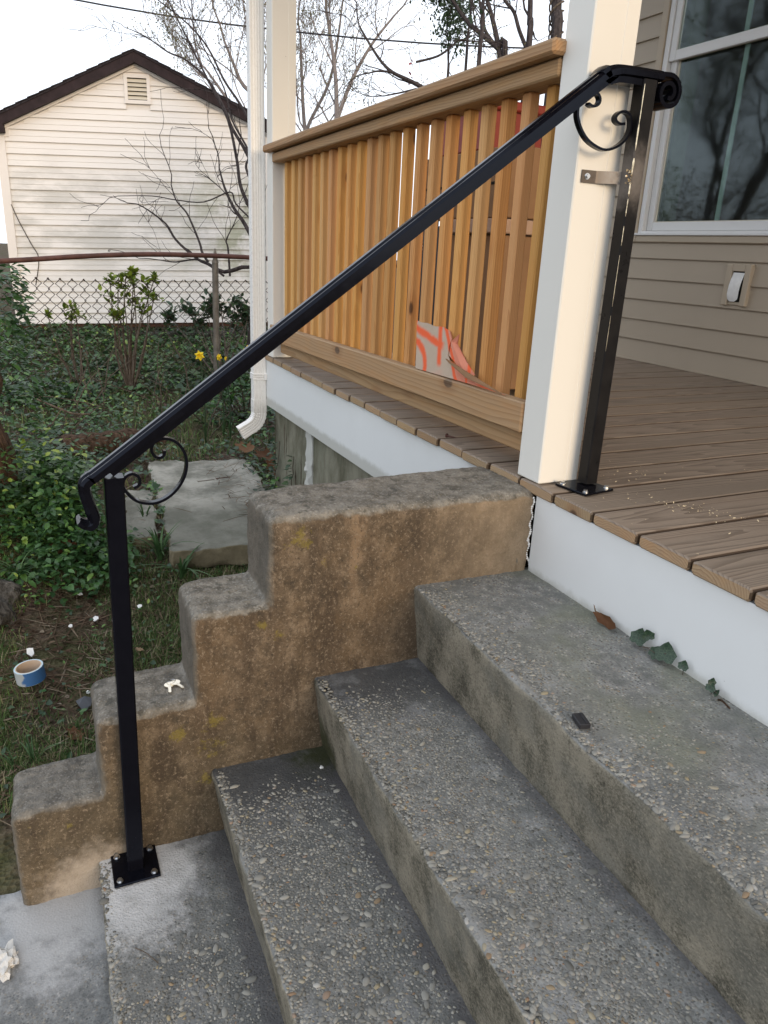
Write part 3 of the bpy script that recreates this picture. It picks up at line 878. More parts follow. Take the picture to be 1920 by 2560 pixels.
def quad_slab(label, q, z0, z1, tilt=(0, 0)):
    """q: corners (x,y) in order u0v0, u1v0, u1v1, u0v1"""
    mb = MB(); L = 1.0
    def sh(u, v, w):
        a = [Vector((*c, 0)) for c in q]
        uu, vv = u/1.2, v/0.6
        p = a[0]*(1-uu)*(1-vv)+a[1]*uu*(1-vv)+a[2]*uu*vv+a[3]*(1-uu)*vv
        e = noise.noise_vector(p*6+Vector((0, 0, w)))*0.028 * (1 if min(uu, 1-uu, vv, 1-vv) < 0.03 else 0)
        return (p.x+e.x, p.y+e.y, w + tilt[0]*uu + tilt[1]*vv)
    rough_box(mb, 0, 1.2, 0, 0.6, z0, z1, r=0.009, res=0.018, amp=0.0035, shear=sh)
    o = mb.build('concrete_slab', M['slab']); o.data.polygons.foreach_set('use_smooth', [True]*len(o.data.polygons))
    return tag(o, label, 'slab')
quad_slab('pale flat broken concrete slab between the steps and the downspout', [(-3.05, -0.58), (-1.62, -0.66), (-1.62, -0.10), (-2.95, 0.0)], -0.80, -0.708)
quad_slab('small tilted broken concrete piece behind the lower handrail post', [(-2.60, -0.86), (-1.90, -0.90), (-1.86, -0.69), (-2.55, -0.62)], -0.84, -0.735, (0.0, 0.015))

# ------------------------------------------------------------------ pebbles of the treads
ico_v = []; ico_f = []
bm = bmesh.new(); bmesh.ops.create_icosphere(bm, subdivisions=1, radius=1.0)
bm.verts.ensure_lookup_table()
ICO_V = [tuple(v.co) for v in bm.verts]; ICO_F = [tuple(v.index for v in f.verts) for f in bm.faces]; bm.free()
bm = bmesh.new(); bmesh.ops.create_icosphere(bm, subdivisions=2, radius=1.0)
PEB = []
for s in range(6):
    b2 = bm.copy()
    for v in b2.verts:
        v.co *= 1 + 0.28*noise.noise(v.co*1.3 + Vector((s*5, 0, 0)))
    me = bpy.data.meshes.new('pebble'); b2.to_mesh(me); b2.free(); me.materials.append(M['pebble'])
    me.polygons.foreach_set('use_smooth', [True]*len(me.polygons)); PEB.append(me)
bm.free()

def peb_density(k, x, y):
    """0..1 chance that aggregate shows at this spot of tread k"""
    d = y - (YN[k]-0.0068*x)                      # distance from the nosing
    n = noise.noise(Vector((x*3.2+k*9, y*3.2, 1.0))) + 0.5*noise.noise(Vector((x*9, y*9+k, 4.0)))
    if k == 0:
        edge = max(0.0, 1-d/0.05)
        base = max(edge, 0.42 + n*0.9 - d*2.6) if x > -0.02 else 0.1
        if d < 0.22 and x > 0.45: base = max(base, 0.15+n*0.6)
        return base
    wallfade = sstep((x+0.02)/0.22) if k < 3 else sstep((x+0.02)/0.25)
    rear = sstep((0.245-d)/0.07)
    b = 0.85 + n*0.7
    if k == 1: b = 0.55 + n*1.0 + 0.4*max(0, 1-d/0.05)
    if k == 3: b = 0.5 + n*0.8 - 0.9*math.exp(-((x+0.03)**2+(y+1.0)**2)/0.03)
    return b*wallfade*(0.35+0.65*rear) + (0.35*max(0, 1-d/0.03))
cand = []
lim = [1.15, 0.95, 0.85, 0.6]
for k in range(4):
    area_n = int((lim[k]+0.07)*0.25/0.000011)
    placed = {}
    for _ in range(area_n):
        x = random.uniform(-0.065, lim[k]); y = YN[k]-0.0068*x + 0.004 + random.random()**1.25*0.245
        if random.random() > peb_density(k, x, y): continue
        r = random.choice((0.0020, 0.0024, 0.0028, 0.0033, 0.0040, 0.0048, 0.0058))
        if random.random() < 0.06: r = random.uniform(0.006, 0.0085)
        if random.random() < 0.006: r = random.uniform(0.0085, 0.0115)
        if k == 0: r *= 0.82
        if k in (0, 1) and y-(YN[k]) > 0.10: r *= 0.75
        cx, cy = int(x/0.02), int(y/0.02); ok = True
        for i in (-1, 0, 1):
            for j in (-1, 0, 1):
                for (a, b, c) in placed.get((cx+i, cy+j), ()):
                    if (a-x)**2+(b-y)**2 < (0.70*(c+r))**2: ok = False; break
                if not ok: break
            if not ok: break
        if not ok: continue
        placed.setdefault((cx, cy), []).append((x, y, r)); cand.append((k, x, y, r))
for k in range(4):                                   # stones standing out along each worn nosing
    x = -0.05
    while x < lim[k]:
        x += random.uniform(0.003, 0.009)
        if noise.noise(Vector((x*6, k*3.0, 2.0))) < -0.25: continue
        for _ in range(2):
            cand.append((k, x, YN[k]-0.0068*x+random.uniform(0.003, 0.020), random.choice((0.0026, 0.0033, 0.0042, 0.0052, 0.0062))))
def proj_size(c):
    return c[3]/max(0.2, (Vector((c[1], c[2], ZT[c[0]]))-CAM).dot(FW))
def inview(c):
    d = Vector((c[1], c[2], ZT[c[0]]))-CAM; w = d.dot(FW)
    return w > 0.1 and abs(d.dot(RX)/w)*FPX < 990 and abs(d.dot(UY)/w)*FPX < 1310
vis = sorted([c for c in cand if inview(c)], key=proj_size, reverse=True)
big = vis[:290]; bigset = set(big)
step_objs = [c for c in steps.children if c.name.startswith('step')]
step_objs.sort(key=lambda o: -o.bound_box[1][2])
ROOTS.update({o.name: (Vector((0, 0, 0)), False) for o in step_objs})
def top_noise(p):
    q = Vector(p); return noise.noise(q*38)*0.0018 + noise.noise(q*11)*0.0025
for (k, x, y, r) in big:
    o = bpy.data.objects.new('pebble', random.choice(PEB)); link(o)
    o.parent = step_objs[k]
    z = ZT[k] + top_noise((x, y, ZT[k])) - r*0.08
    o.location = (x, y, z)
    o.rotation_euler = (random.uniform(-.15, .15), random.uniform(-.15, .15), random.uniform(0, 6.28))
    a = random.uniform(0.6, 0.85)
    o.scale = (r*random.uniform(1.0, 1.35), r*a, r*0.42)
for k in range(4):
    rest = [c for c in cand if c not in bigset and c[0] == k]
    pos = [(x, y, ZT[k]+top_noise((x, y, ZT[k]))-r*0.10) for (_, x, y, r) in rest]
    n = len(rest)
    if not n: continue
    rr = np.array([c[3] for c in rest])
    S = np.stack([rr*RNG.uniform(1.0, 1.4, n), rr*RNG.uniform(0.6, 0.9, n), rr*0.42], 1)
    o = scatter('small_pebbles', ICO_V, ICO_F, pos, rots(RNG.uniform(0, 6.28, n), RNG.uniform(-.2, .2, n), RNG.uniform(-.2, .2, n)), S, M['pebbles'], None, None, 'stuff', True)
    o.parent = step_objs[k]

# ------------------------------------------------------------------ porch (coordinates of the porch frame)
PITCH = 0.1412
deck = thing('porch_deck', 'weathered pine porch deck with rounded board ends over a white wrapped rim', 'porch', (0, 0, 0), porch=True)
for i in range(-17, 14):
    x0 = i*PITCH + 0.0020; x1 = x0 + PITCH - 0.0060
    yo = random.uniform(-0.004, 0.004) if i < -1 else random.uniform(-0.0015, 0.0015)
    zt = random.uniform(-0.0015, 0.0)
    # chamfer-rounded profile extruded along Y
    th = 0.027; c = 0.0058
    prof = [(x0, -th+c), (x0, -c), (x0+c*.4, -c*.35), (x0+c*1.3, 0), ((x0+x1)/2, 0.0006), (x1-c*1.3, 0), (x1-c*.4, -c*.35), (x1, -c), (x1, -th+c), (x1-c, -th), (x0+c, -th)]
    y0, y1 = yo, 2.16
    vs = []
    for (y, ins) in ((y0, 0.0035), (y0+0.0035, 0.0), (y1, 0.0)):
        for (x, z) in prof:
            cx = (x0+x1)/2; cz = -th/2
            vs.append((cx+(x-cx)*(1-ins/0.07), y, cz+(z-cz)*(1-ins/0.0135)+zt))
    n = len(prof); fs = []
    for a in range(2):
        for j in range(n):
            k = (j+1) % n
            fs.append((a*n+j, (a+1)*n+j, (a+1)*n+k, a*n+k))
    fs.append(tuple(range(n))); fs.append(tuple(2*n+j for j in range(n))[::-1])
    mb = MB().add(vs, fs)
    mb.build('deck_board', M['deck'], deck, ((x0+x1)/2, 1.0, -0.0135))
# white rim wrap, buckled on the left
def wavy_panel(x0, x1, z0, z1, y, th, nx, nz, amp):
    mb = MB(); vs = []; fs = []
    for i in range(nx+1):
        x = x0+(x1-x0)*i/nx
        for j in range(nz+1):
            z = z0+(z1-z0)*j/nz
            w = amp*(noise.noise(Vector((x*2.3, z*1.5, 2)))*1.0 + 0.5*noise.noise(Vector((x*6, z*3, 5))))
            w *= (0.3+0.7*j/nz)
            if x > -0.3: w *= 0.35
            # dent
            w += 0.006*math.exp(-((x+1.16)/0.02)**2)*(j/nz)**2 * (1 if amp > 0.001 else 0)
            vs.append((x, y+w, z))
    for i in range(nx):
        for j in range(nz):
            a = i*(nz+1)+j
            fs.append((a, a+nz+1, a+nz+2, a+1))
    mb.add(vs, fs)
    mb.box(x0+.0005, x1-.0005, y+0.0105, y+th, z0+.0005, z1-.0005)
    return mb
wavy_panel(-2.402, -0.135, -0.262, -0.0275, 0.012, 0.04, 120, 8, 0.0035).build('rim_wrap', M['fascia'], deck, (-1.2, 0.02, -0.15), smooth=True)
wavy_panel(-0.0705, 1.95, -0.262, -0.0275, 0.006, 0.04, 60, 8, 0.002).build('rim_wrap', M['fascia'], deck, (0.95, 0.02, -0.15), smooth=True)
MB().box(-2.404, -2.39, 0.052, 2.1, -0.262, -0.0275).build('rim_wrap', M['fascia'], deck, (-2.4, 1.0, -0.15))
MB().box(-0.134, -0.068, 0.03, 0.06, -0.262, -0.028).build('joist', M['dark'], deck, (-0.06, 0.04, -0.15))  # near-black strip behind the gap at the side wall, painted shade
for a in range(7):
    MB().box(-2.37+a*0.38, -2.33+a*0.38, 0.056, 2.08, -0.22, -0.029).build('joist', M['raillow'], deck, (-2.35+a*0.38, 1.0, -0.12))

# foundation
fnd = thing('foundation_wall', 'mossy grey concrete foundation wall under the porch rim with a white caulk strip', 'wall', (-1.2, 0.1, -0.9), porch=True)
mb = MB(); rough_box(mb, -2.36, -0.08, 0.045, 0.20, -1.05, -0.250, r=0.006, res=0.03, amp=0.0018)
o = mb.build('wall_face', M['found'], fnd, (-1.2, 0.1, -0.6)); o.data.polygons.foreach_set('use_smooth', [True]*len(o.data.polygons))
mb = MB(); rough_box(mb, -2.36, -2.20, 0.20, 2.1, -1.05, -0.250, r=0.006, res=0.06, amp=0.0018)
mb.build('wall_face', M['found'], fnd, (-2.3, 1.1, -0.6))
mb = MB(); rough_box(mb, -1.86, -1.775, 0.038, 0.05, -0.95, -0.275, r=0.004, res=0.012, amp=0.004)
mb.build('caulk_strip', M['fascia'], fnd, (-1.8, 0.04, -0.6), smooth=True)
mb = MB()
for (cx, z0, z1) in ((-2.17, -0.36, -0.60), (-2.20, -0.32, -0.52), (-2.02, -0.46, -0.62), (-1.94, -0.42, -0.66), (-1.90, -0.52, -0.70)):
    pts = [Vector((cx+random.uniform(-.006, .006), 0.0445, z0+(z1-z0)*t/7)) for t in range(8)]
    mb.tube(pts, [0.0006]+[random.uniform(0.0012, 0.0026) for _ in range(6)]+[0.0006], 4)
mb.build('dead_vine_stem', M['bark'], fnd, (-2.0, 0.04, -0.6))

# posts
def post(label, x0, x1, y0, y1, seam):
    t = thing('porch_post', label, 'post', ((x0+x1)/2, (y0+y1)/2, 0), porch=True)
    MB().box(x0, x1, y0, y1, 0.0015, 2.42, 0.003).build('wrap', M['post'], t, ((x0+x1)/2, (y0+y1)/2, 1.2))
    MB().box(x1-0.02, x1+0.0012, y1-0.032, y1+0.003, 0.004, 2.40, 0.001).build('corner_strip', M['post'], t, ((x0+x1)/2, y1, 1.2))
    MB().box(x0-0.003, x0+0.02, y1-0.02, y1+0.002, 0.004, 2.40, 0.001).build('corner_strip', M['post'], t, (x0, y1, 1.2))
    return t
post('near cream white porch post beside the black handrail base', -0.160, -0.068, 0.005, 0.118, 0)
post('far cream white porch post beside the downspout', -2.348, -2.262, 0.004, 0.112, 0)

# railing
rail = thing('porch_railing', 'new pine porch railing with square balusters between the two cream posts', 'railing', (-1.2, 0.05, 0), porch=True)
def tilted(x0, x1, y0, y1, z0, z1, zd, name, mat, c=0.004):
    """zd = how much lower the far (left) end is"""
    mb = MB(); vs, fs = box_geo(x0, x1, y0, y1, z0, z1, c)
    vs = [(x, y, z - zd*(x1-x)/(x1-x0)) for x, y, z in vs]
    cen = ((x0+x1)/2, (y0+y1)/2, (z0+z1)/2)
    return mb.add(vs, fs).build(name, mat, rail, cen)
tilted(-2.31, -0.150, -0.028, 0.112, 0.937, 0.968, 0.012, 'cap_rail', M['rail'], 0.006)
tilted(-2.255, -0.162, 0.0, 0.089, 0.899, 0.936, 0.016, 'top_rail', M['rail'])
tilted(-2.30, -0.162, 0.0, 0.036, 0.108, 0.186, 0.026, 'bottom_rail', M['raillow'])
tilted(-2.245, -0.162, 0.0375, 0.0745, 0.048, 0.122, 0.020, 'bottom_rail', M['raillow'])
bal_me = []
for s in range(4):
    mb = MB(); vs, fs = box_geo(-0.0163, 0.0163, -0.0160, 0.0160, -0.3825, 0.3825, 0.0045)
    bal_me.append(mb.add(vs, fs).build('baluster', M['baluster'], mesh_only=True))
for i in range(22):
    o = bpy.data.objects.new('baluster', bal_me[i % 4]); link(o)
    x = -2.176 + i*0.0921 + random.uniform(-.002, .002)
    f = (x+2.2)/2.0
    zt = 0.883 + 0.015*f; zb = 0.105 + 0.012*f
    place(o, (x, 0.0555, (zt+zb)/2), rail)
    o.scale = (1, 1, (zt-zb)/0.765)
    o.rotation_euler = (random.uniform(-.003, .003), random.uniform(-.006, .006), random.uniform(-.06, .06))

# downspout
ds = thing('downspout', 'white ribbed metal downspout with a curved outlet at the porch corner', 'downspout', (-2.43, -0.02, -0.45), porch=True)
def ds_prof():
    hx, hy = 0.027, 0.034; p = []
    def ribs(n, w):
        out = []
        for i in range(n*4+1):
            t = i/(n*4); out.append((-w*0.72+1.44*w*t, 0.0016 if (i % 4) in (1, 2) and 0 < i < n*4 else 0.0))
        return out
    for (t, d) in ribs(3, hx): p.append((t, -hy+d))
    p += [(hx-0.003, -hy), (hx, -hy+0.003)]
    for (t, d) in ribs(4, hy): p.append((hx-d, t))
    p += [(hx, hy-0.003), (hx-0.003, hy)]
    for (t, d) in ribs(3, hx): p.append((-t, hy-d))
    p += [(-hx+0.003, hy), (-hx, hy-0.003)]
    for (t, d) in ribs(4, hy): p.append((-hx+d, -t))
    p += [(-hx, -hy+0.003), (-hx+0.003, -hy)]
    return p
DP = ds_prof()
def sweep_yz(path, prof, scale=1.0, cap=True):
    """prof (x across, y depth); path in the plane x = const, profile y turns with the path"""
    mb = MB(); vs = []; fs = []; n = len(prof)
    for i, p in enumerate(path):
        a = path[max(i-1, 0)]; b = path[min(i+1, len(path)-1)]
        t = (b-a).normalized(); w = Vector((1, 0, 0)).cross(t)
        if w.dot(Vector((0, 1, 0))) < 0 and i == 0: pass
        s = scale[i] if isinstance(scale, list) else scale
        for (x, y) in prof: vs.append(p + Vector((x*s, 0, 0)) + w*(y*s))
    for i in range(len(path)-1):
        for j in range(n):
            k = (j+1) % n; fs.append((i*n+j, i*n+k, (i+1)*n+k, (i+1)*n+j))
    if cap: fs.append(tuple(range(n))[::-1])
    return mb.add(vs, fs)
sweep_yz([Vector((-2.432, -0.0215, 2.42)), Vector((-2.432, -0.0215, -0.265))], DP).build('pipe', M['gutter'], ds, (-2.432, -0.02, 1.0), smooth=True)
path = [Vector((-2.432, -0.0215, -0.235)), Vector((-2.432, -0.0215, -0.300))]
sc = [1.06, 1.06]
R = 0.085; cy, cz = -0.0215-R, -0.305
for i in range(0, 19):
    a = math.radians(62)*i/18
    path.append(Vector((-2.432, cy+R*math.cos(a), cz-R*math.sin(a)))); sc.append(1.05 if i % 3 else 0.985)
d = (path[-1]-path[-2]).normalized()
path.append(path[-1]+d*0.065); sc.append(1.02)
sweep_yz(path, DP, sc).build('outlet_elbow', M['gutter'], ds, (-2.432, -0.05, -0.35), smooth=True)
for z in (-0.115, 1.95):
    mb = MB()
    for (dz, g_) in ((-0.012, 0.004), (0.0, 0.0055), (0.012, 0.004)):
        mb.box(-2.4625, -2.4005, -0.0595, 0.0165, z+dz-0.0055, z+dz+0.0055, 0.002)
    mb.box(-2.44, -2.386, -0.002, 0.0115, z-0.016, z+0.016, 0.002)
    mb.build('strap', M['gutter'], ds, (-2.43, -0.02, z))

# porch roof (above the frame, shades the wall)
pr = thing('porch_roof', 'white porch ceiling and beam carried by the cream posts', 'roof', (0, 1, 2.42), porch=True)
MB().box(-2.55, 2.6, -0.05, 0.13, 2.42, 2.62, 0.004).build('beam', M['ceil'], pr, (0, 0, 2.5))
MB().box(-2.6, 2.7, 0.131, 2.05, 2.56, 2.60).build('ceiling', M['ceil'], pr, (0, 1, 2.58))
MB().box(-2.8, 2.9, -0.35, 2.15, 2.625, 2.68).build('roof_sheet', M['shingle'], pr, (0, 1, 2.65))

# ------------------------------------------------------------------ house
YW = 2.06
house = thing('house', 'taupe clapboard house wall with a white window behind the porch', 'house', (-0.5, YW, 0), porch=True)
WX0, WX1, WZ0, WZ1 = -2.115, -1.04, 0.637, 2.05
P = 0.109
def siding(mb, x0, x1, z, mid=None):
    prof = [(-0.0125, 0.0), (-0.0125, 0.004), (-0.0005, P), (0.004, P+0.012), (0.008, P+0.012), (0.004, 0.0)]
    vs = []
    for x in (x0, x1):
        for (y, zz) in prof: vs.append((x, YW+y, z+zz))
    n = len(prof); fs = [(j, (j+1) % n, n+(j+1) % n, n+j) for j in range(n)]
    fs += [tuple(range(n))[::-1], tuple(n+j for j in range(n))]
    return mb.add(vs, fs)
for k in range(-1, 24):
    z = 0.01 + P*k
    if k == -1: continue
    if z+P <= WZ0+0.05 and z < WZ0-0.05:
        segs = [(-2.72, 2.6)]
    elif z < WZ1: segs = [(-2.72, WX0+0.004), (WX1-0.004, 2.6)]
    else: segs = [(-2.72, 2.6)]
    for (a, b) in segs:
        siding(MB(), a, b, z).build('siding_board', M['siding'], house, ((a+b)/2, YW, z))
MB().box(-2.72, 2.6, YW+0.02, YW+0.12, -0.3, 2.62).v  # (sheathing is built in the pieces below)
mb = MB(); mb.box(-2.72, WX0+0.02, YW+0.014, YW+0.10, -0.3, 2.6); mb.box(WX1-0.02, 2.6, YW+0.014, YW+0.10, -0.3, 2.6)
mb.box(WX0+0.02, WX1-0.02, YW+0.0145, YW+0.10, -0.3, WZ0+0.02); mb.box(WX0+0.02, WX1-0.02, YW+0.0145, YW+0.10, WZ1-0.02, 2.6)
mb.build('wall_core', M['siding'], house, (0, YW, 1))
MB().box(-2.725, -2.66, YW-0.022, YW+0.05, -0.3, 2.6, 0.003).build('corner_trim', M['trimtaupe'], house, (-2.7, YW, 1))
MB().box(-2.725, -2.715, YW+0.05, 6.0, -1.0, 2.6).build('side_wall', M['siding'], house, (-2.72, 4, 1))
MB().box(-2.72, 2.6, YW-0.014, YW-0.001, 0.0005, 0.012, 0.001).build('base_flashing', M['trimtaupe'], house, (0, YW, 0))
# window
def frame(mb, x0, x1, z0, z1, wl, wr, wb, wt, y0, y1, c=0.002):
    mb.box(x0, x0+wl, y0, y1, z0, z1, c); mb.box(x1-wr, x1, y0, y1, z0, z1, c)
    mb.box(x0+wl+.0004, x1-wr-.0004, y0+.0005, y1, z0, z0+wb, c); mb.box(x0+wl+.0004, x1-wr-.0004, y0+.0005, y1, z1-wt, z1, c)
    return mb
win = MB(); frame(win, WX0, WX1, WZ0, WZ1, 0.045, 0.045, 0.036, 0.045, YW-0.022, YW+0.02, 0.004)
win.build('window_casing', M['trimtaupe'], house, (-1.57, YW, 1.3))
wf = frame(MB(), -2.068, -1.087, 0.675, 2.003, 0.034, 0.034, 0.020, 0.03, YW-0.014, YW+0.06).build('window', M['sash'], house, (-1.57, YW, 1.3))
def sash(x0, x1, z0, z1, y0, y1, bot, top, warm):
    s = frame(MB(), x0, x1, z0, z1, 0.042, 0.042, bot, top, y0, y1, 0.003).build('sash', M['sash'], wf, (-1.57, y0, (z0+z1)/2))
    frame(MB(), x0+0.0425, x1-0.0425, z0+bot+.0005, z1-top-.0005, 0.012, 0.012, 0.004, 0.004, y0+0.012, y1-.004, 0.001).build('glazing_bead', M['sashcream'], wf, (-1.57, y0, (z0+z1)/2))
    MB().box(x0+0.03, x1-0.03, (y0+y1)/2, (y0+y1)/2+0.003, z0+bot-.01, z1-top+.01).build('pane', M['glass'], wf, (-1.57, y0, (z0+z1)/2))
    MB().box(-1.5905, -1.5640, (y0+y1)/2+0.006, (y0+y1)/2+0.012, z0+bot, z1-top).build('grille_bar', M['grille'], wf, (-1.577, y0, (z0+z1)/2))
sash(-2.033, -1.122, 0.697, 1.555, YW+0.012, YW+0.042, 0.043, 0.035, True)
sash(-2.033, -1.122, 1.512, 1.972, YW-0.008, YW+0.011, 0.048, 0.03, False)
MB().box(-2.075, -1.08, YW-0.032, YW-0.0135, 0.672, 0.684, 0.002).build('sill', M['sash'], wf, (-1.57, YW, 0.68))
# room behind the window
mb = MB(); mb.box(-3.0, -0.4, 4.4, 4.45, -0.2, 2.6); mb.box(-3.05, -3.0, YW+0.1, 4.4, -0.2, 2.6); mb.box(-0.4, -0.35, YW+0.1, 4.4, -0.2, 2.6)
mb.box(-3.0, -0.4, YW+0.1, 4.4, -0.25, -0.2); mb.box(-3.0, -0.4, YW+0.1, 4.4, 2.6, 2.65)
mb.build('room', M['room'], house, (-1.5, 3, 1))
MB().box(-2.06, -1.98, YW+0.065, YW+0.16, 0.66, 2.0).build('inner_jamb', M['jamb'], house, (-2.0, YW+.1, 1.3))
MB().box(-1.10, -1.04, YW+0.065, YW+0.16, 0.66, 2.0).build('inner_jamb', M['jamb'], house, (-1.07, YW+.1, 1.3))

# block with a white flap below the window
vent = thing('wall_vent', 'small taupe wall box with a white hanging flap below the window', 'wall vent', (-1.33, YW, 0.35), porch=True)
mb = MB(); x0, x1, z0, z1 = -1.404, -1.262, 0.352, 0.545
mb.box(x0, x0+0.034, YW-0.030, YW+0.01, z0, z1, 0.003); mb.box(x1-0.034, x1, YW-0.030, YW+0.01, z0, z1, 0.003)
mb.box(x0+0.0345, x1-0.0345, YW-0.0295, YW+0.01, z1-0.034, z1, 0.002); mb.box(x0+0.0345, x1-0.0345, YW-0.018, YW+0.01, z0+0.004, z0+0.018, 0.001)
mb.build('housing', M['trimtaupe'], vent, (-1.33, YW, 0.45))
MB().box(x0+0.034, x1-0.034, YW-0.0165, YW-0.0145, z0+0.018, z1-0.034).build('dark_backing', M['dark'], vent, (-1.33, YW, 0.45))  # no hole cut; dark sheet stands in for the shaded inside
vs = []; fs = []
for i in range(13):
    t = i/12; z = z1-0.040 - t*0.134
    yy = YW-0.020-0.012*math.sin(t*PI*0.9)
    hw = 0.033*(1 if t < 0.85 else math.sqrt(max(0.05, 1-((t-0.85)/0.15)**2*0.8)))
    cx = -1.333-0.010*t
    vs += [(cx-hw, yy, z), (cx, yy-0.004, z), (cx+hw, yy, z)]
for i in range(12):
    a = i*3; fs += [(a, a+1, a+4, a+3), (a+1, a+2, a+5, a+4)]
MB().add(vs, fs).build('flap', M['whitebit'], vent, (-1.33, YW, 0.45), smooth=True)

# ------------------------------------------------------------------ black handrail (world frame)
RXP = -0.035
hand = thing('handrail', 'black wrought iron handrail with scrolls running down the steps', 'handrail', (RXP, -0.45, -0.8))
LT = [(-1.0455, 0.0335), (-1.0370, 0.0255), (-1.0258, 0.0230), (-1.021, 0.0301), (-1.0225, 0.0427), (-1.027, 0.0601), (-1.0311, 0.081), (-1.0325, 0.0941), (-1.0292, 0.1048), (-1.0175, 0.1138)]
RL = [(-0.99, 0.1325), (-0.75, 0.312), (-0.5, 0.499), (-0.25, 0.686), (0.0, 0.8735)]
UP = [(0.010, 0.8805), (0.022, 0.8875), (0.036, 0.8925), (0.055, 0.8960), (0.10, 0.8975), (0.16, 0.898)]
pts = smooth_path([Vector((RXP, y, z)) for y, z in LT+RL+UP], 4)
cr = [(-0.0215, -0.010), (-0.0215, 0.001), (-0.0165, 0.0065), (-0.008, 0.0070), (-0.0055, 0.0098), (0.0055, 0.0098), (0.008, 0.0070), (0.0165, 0.0065), (0.0215, 0.001), (0.0215, -0.010), (0.012, -0.0125), (-0.012, -0.0125)]
mb = MB()
P3 = pts; vs = []; fs = []; n = len(cr)
for i, p in enumerate(P3):
    a = P3[max(i-1, 0)]; b = P3[min(i+1, len(P3)-1)]
    t = (b-a).normalized(); up = Vector((1, 0, 0)).cross(t).normalized()
    k = i/ (len(P3)-1)
    s = 1.0
    if i < 14: s = 0.72+0.28*i/14
    for (s_, w) in cr: vs.append(p + Vector((s_*(s if i >= 14 else (1.0 if i > 4 else 1.1)), 0, 0)) + up*w*(s if i > 6 else 0.45+0.05*i))
for i in range(len(P3)-1):
    for j in range(n): fs.append((i*n+j, i*n+(j+1) % n, (i+1)*n+(j+1) % n, (i+1)*n+j))
fs.append(tuple(range(n))[::-1]); fs.append(tuple((len(P3)-1)*n+j for j in range(n)))
mb.add(vs, fs)
mb.build('top_rail', M['black'], hand, (RXP, -0.45, 0.5), smooth=True)
# channel under the rail between the posts
mb = MB()
cp = smooth_path([Vector((RXP, y, z)) for y, z in [(-0.985, 0.120), (-0.5, 0.483), (0.0, 0.857), (0.018, 0.868), (0.05, 0.8795), (0.11, 0.881), (0.15, 0.881)]], 3)
mb.sweep(cp, [(-0.0145, -0.0085), (0.0145, -0.0085), (0.0145, 0.0035), (-0.0145, 0.0035)], (1, 0, 0))
mb.build('rail_channel', M['black'], hand, (RXP, -0.45, 0.5))
# rolled end
sp = []
for i in range(41):
    t = i/40; a = math.radians(98) - t*math.radians(560); rr = 0.0335*(1-0.72*t)
    sp.append(Vector((RXP, 0.179+rr*math.cos(a), 0.8665+rr*math.sin(a))))
sp = [Vector((RXP, 0.155, 0.8985))] + sp
MB().sweep(sp, [(-0.0205, -0.0042), (0.0205, -0.0042), (0.0205, 0.0042), (-0.0205, 0.0042)], (1, 0, 0)).build('rolled_end', M['black'], hand, (RXP, 0.18, 0.87), smooth=True)
# posts
def sq_post(p0, p1, h, name, mat, rotz=0.0):
    mb = MB(); p0 = Vector(p0); p1 = Vector(p1)
    c = 0.003; prof = [(-h+c, -h), (h-c, -h), (h, -h+c), (h, h-c), (h-c, h), (-h+c, h), (-h, h-c), (-h, -h+c)]
    vs = []
    for p in (p0, p1):
        for (a, b) in prof: vs.append(p+Vector((a, b, 0)))
    n = 8; fs = [(j, (j+1) % n, n+(j+1) % n, n+j) for j in range(n)] + [tuple(range(n))[::-1], tuple(n+j for j in range(n))]
    return mb.add(vs, fs).build(name, mat, hand, (p0+p1)/2)
sq_post((-0.029, -0.997, ZT[3]+0.006), (-0.036, -0.9795, 0.110), 0.0175, 'post', M['black'])
sq_post((-0.031, 0.121, 0.010), (-0.033, 0.1275, 0.885), 0.0178, 'post', M['scuffed'])
# bright ground corner on the upper post
mb = MB()
for (z0, z1, w) in ((0.875, 0.80, 0.0012), (0.80, 0.75, 0.0016), (0.735, 0.70, 0.0026), (0.685, 0.66, 0.0022), (0.655, 0.62, 0.0013), (0.60, 0.56, 0.0009), (0.54, 0.43, 0.0008), (0.41, 0.33, 0.0006)):
    q = [Vector((-0.0146+0.0002*random.random(), 0.1046+0.0065*(z0+(z1-z0)*t/5)/0.885, z0+(z1-z0)*t/5)) for t in range(6)]
    mb.tube(q, [w*.5]+[w*random.uniform(.7, 1.3) for _ in range(4)]+[w*.4], 4)
mb.build('ground_seam', M['weld'], hand, (-0.013, 0.105, 0.6))
def plate(cx, cy, z, s, rz, name='base_plate'):
    mb = MB(); Mx = Matrix.Translation((cx, cy, z)) @ Matrix.Rotation(rz, 4, 'Z')
    vs, fs = box_geo(-s, s, -s, s, 0.0, 0.0055, 0.0015)
    pl = mb.add([Mx @ Vector(v) for v in vs], fs).build(name, M['black'], hand, (cx, cy, z))
    bm_ = None
    for (a, b) in ((-1, -1), (1, -1), (1, 1), (-1, 1)):
        c = Mx @ Vector((a*s*0.74, b*s*0.74, 0.0055))
        k = MB(); k.tube([c, c+Vector((0, 0, 0.0016))], 0.0072, 12); rot = random.random()
        hexp = [c+Vector((0.0052*math.cos(rot+q*PI/3), 0.0052*math.sin(rot+q*PI/3), 0.0016)) for q in range(6)]
        k.add(hexp+[p+Vector((0, 0, 0.0048)) for p in hexp], [(q, (q+1) % 6, 6+(q+1) % 6, 6+q) for q in range(6)]+[tuple(range(6, 12))])
        k.build('bolt', M['bolt'], pl, c)
    return pl
plate(-0.028, -0.997, ZT[3]+0.0015, 0.0485, 0.0)
plate(-0.012, 0.098, 0.0012, 0.0495, 0.17)
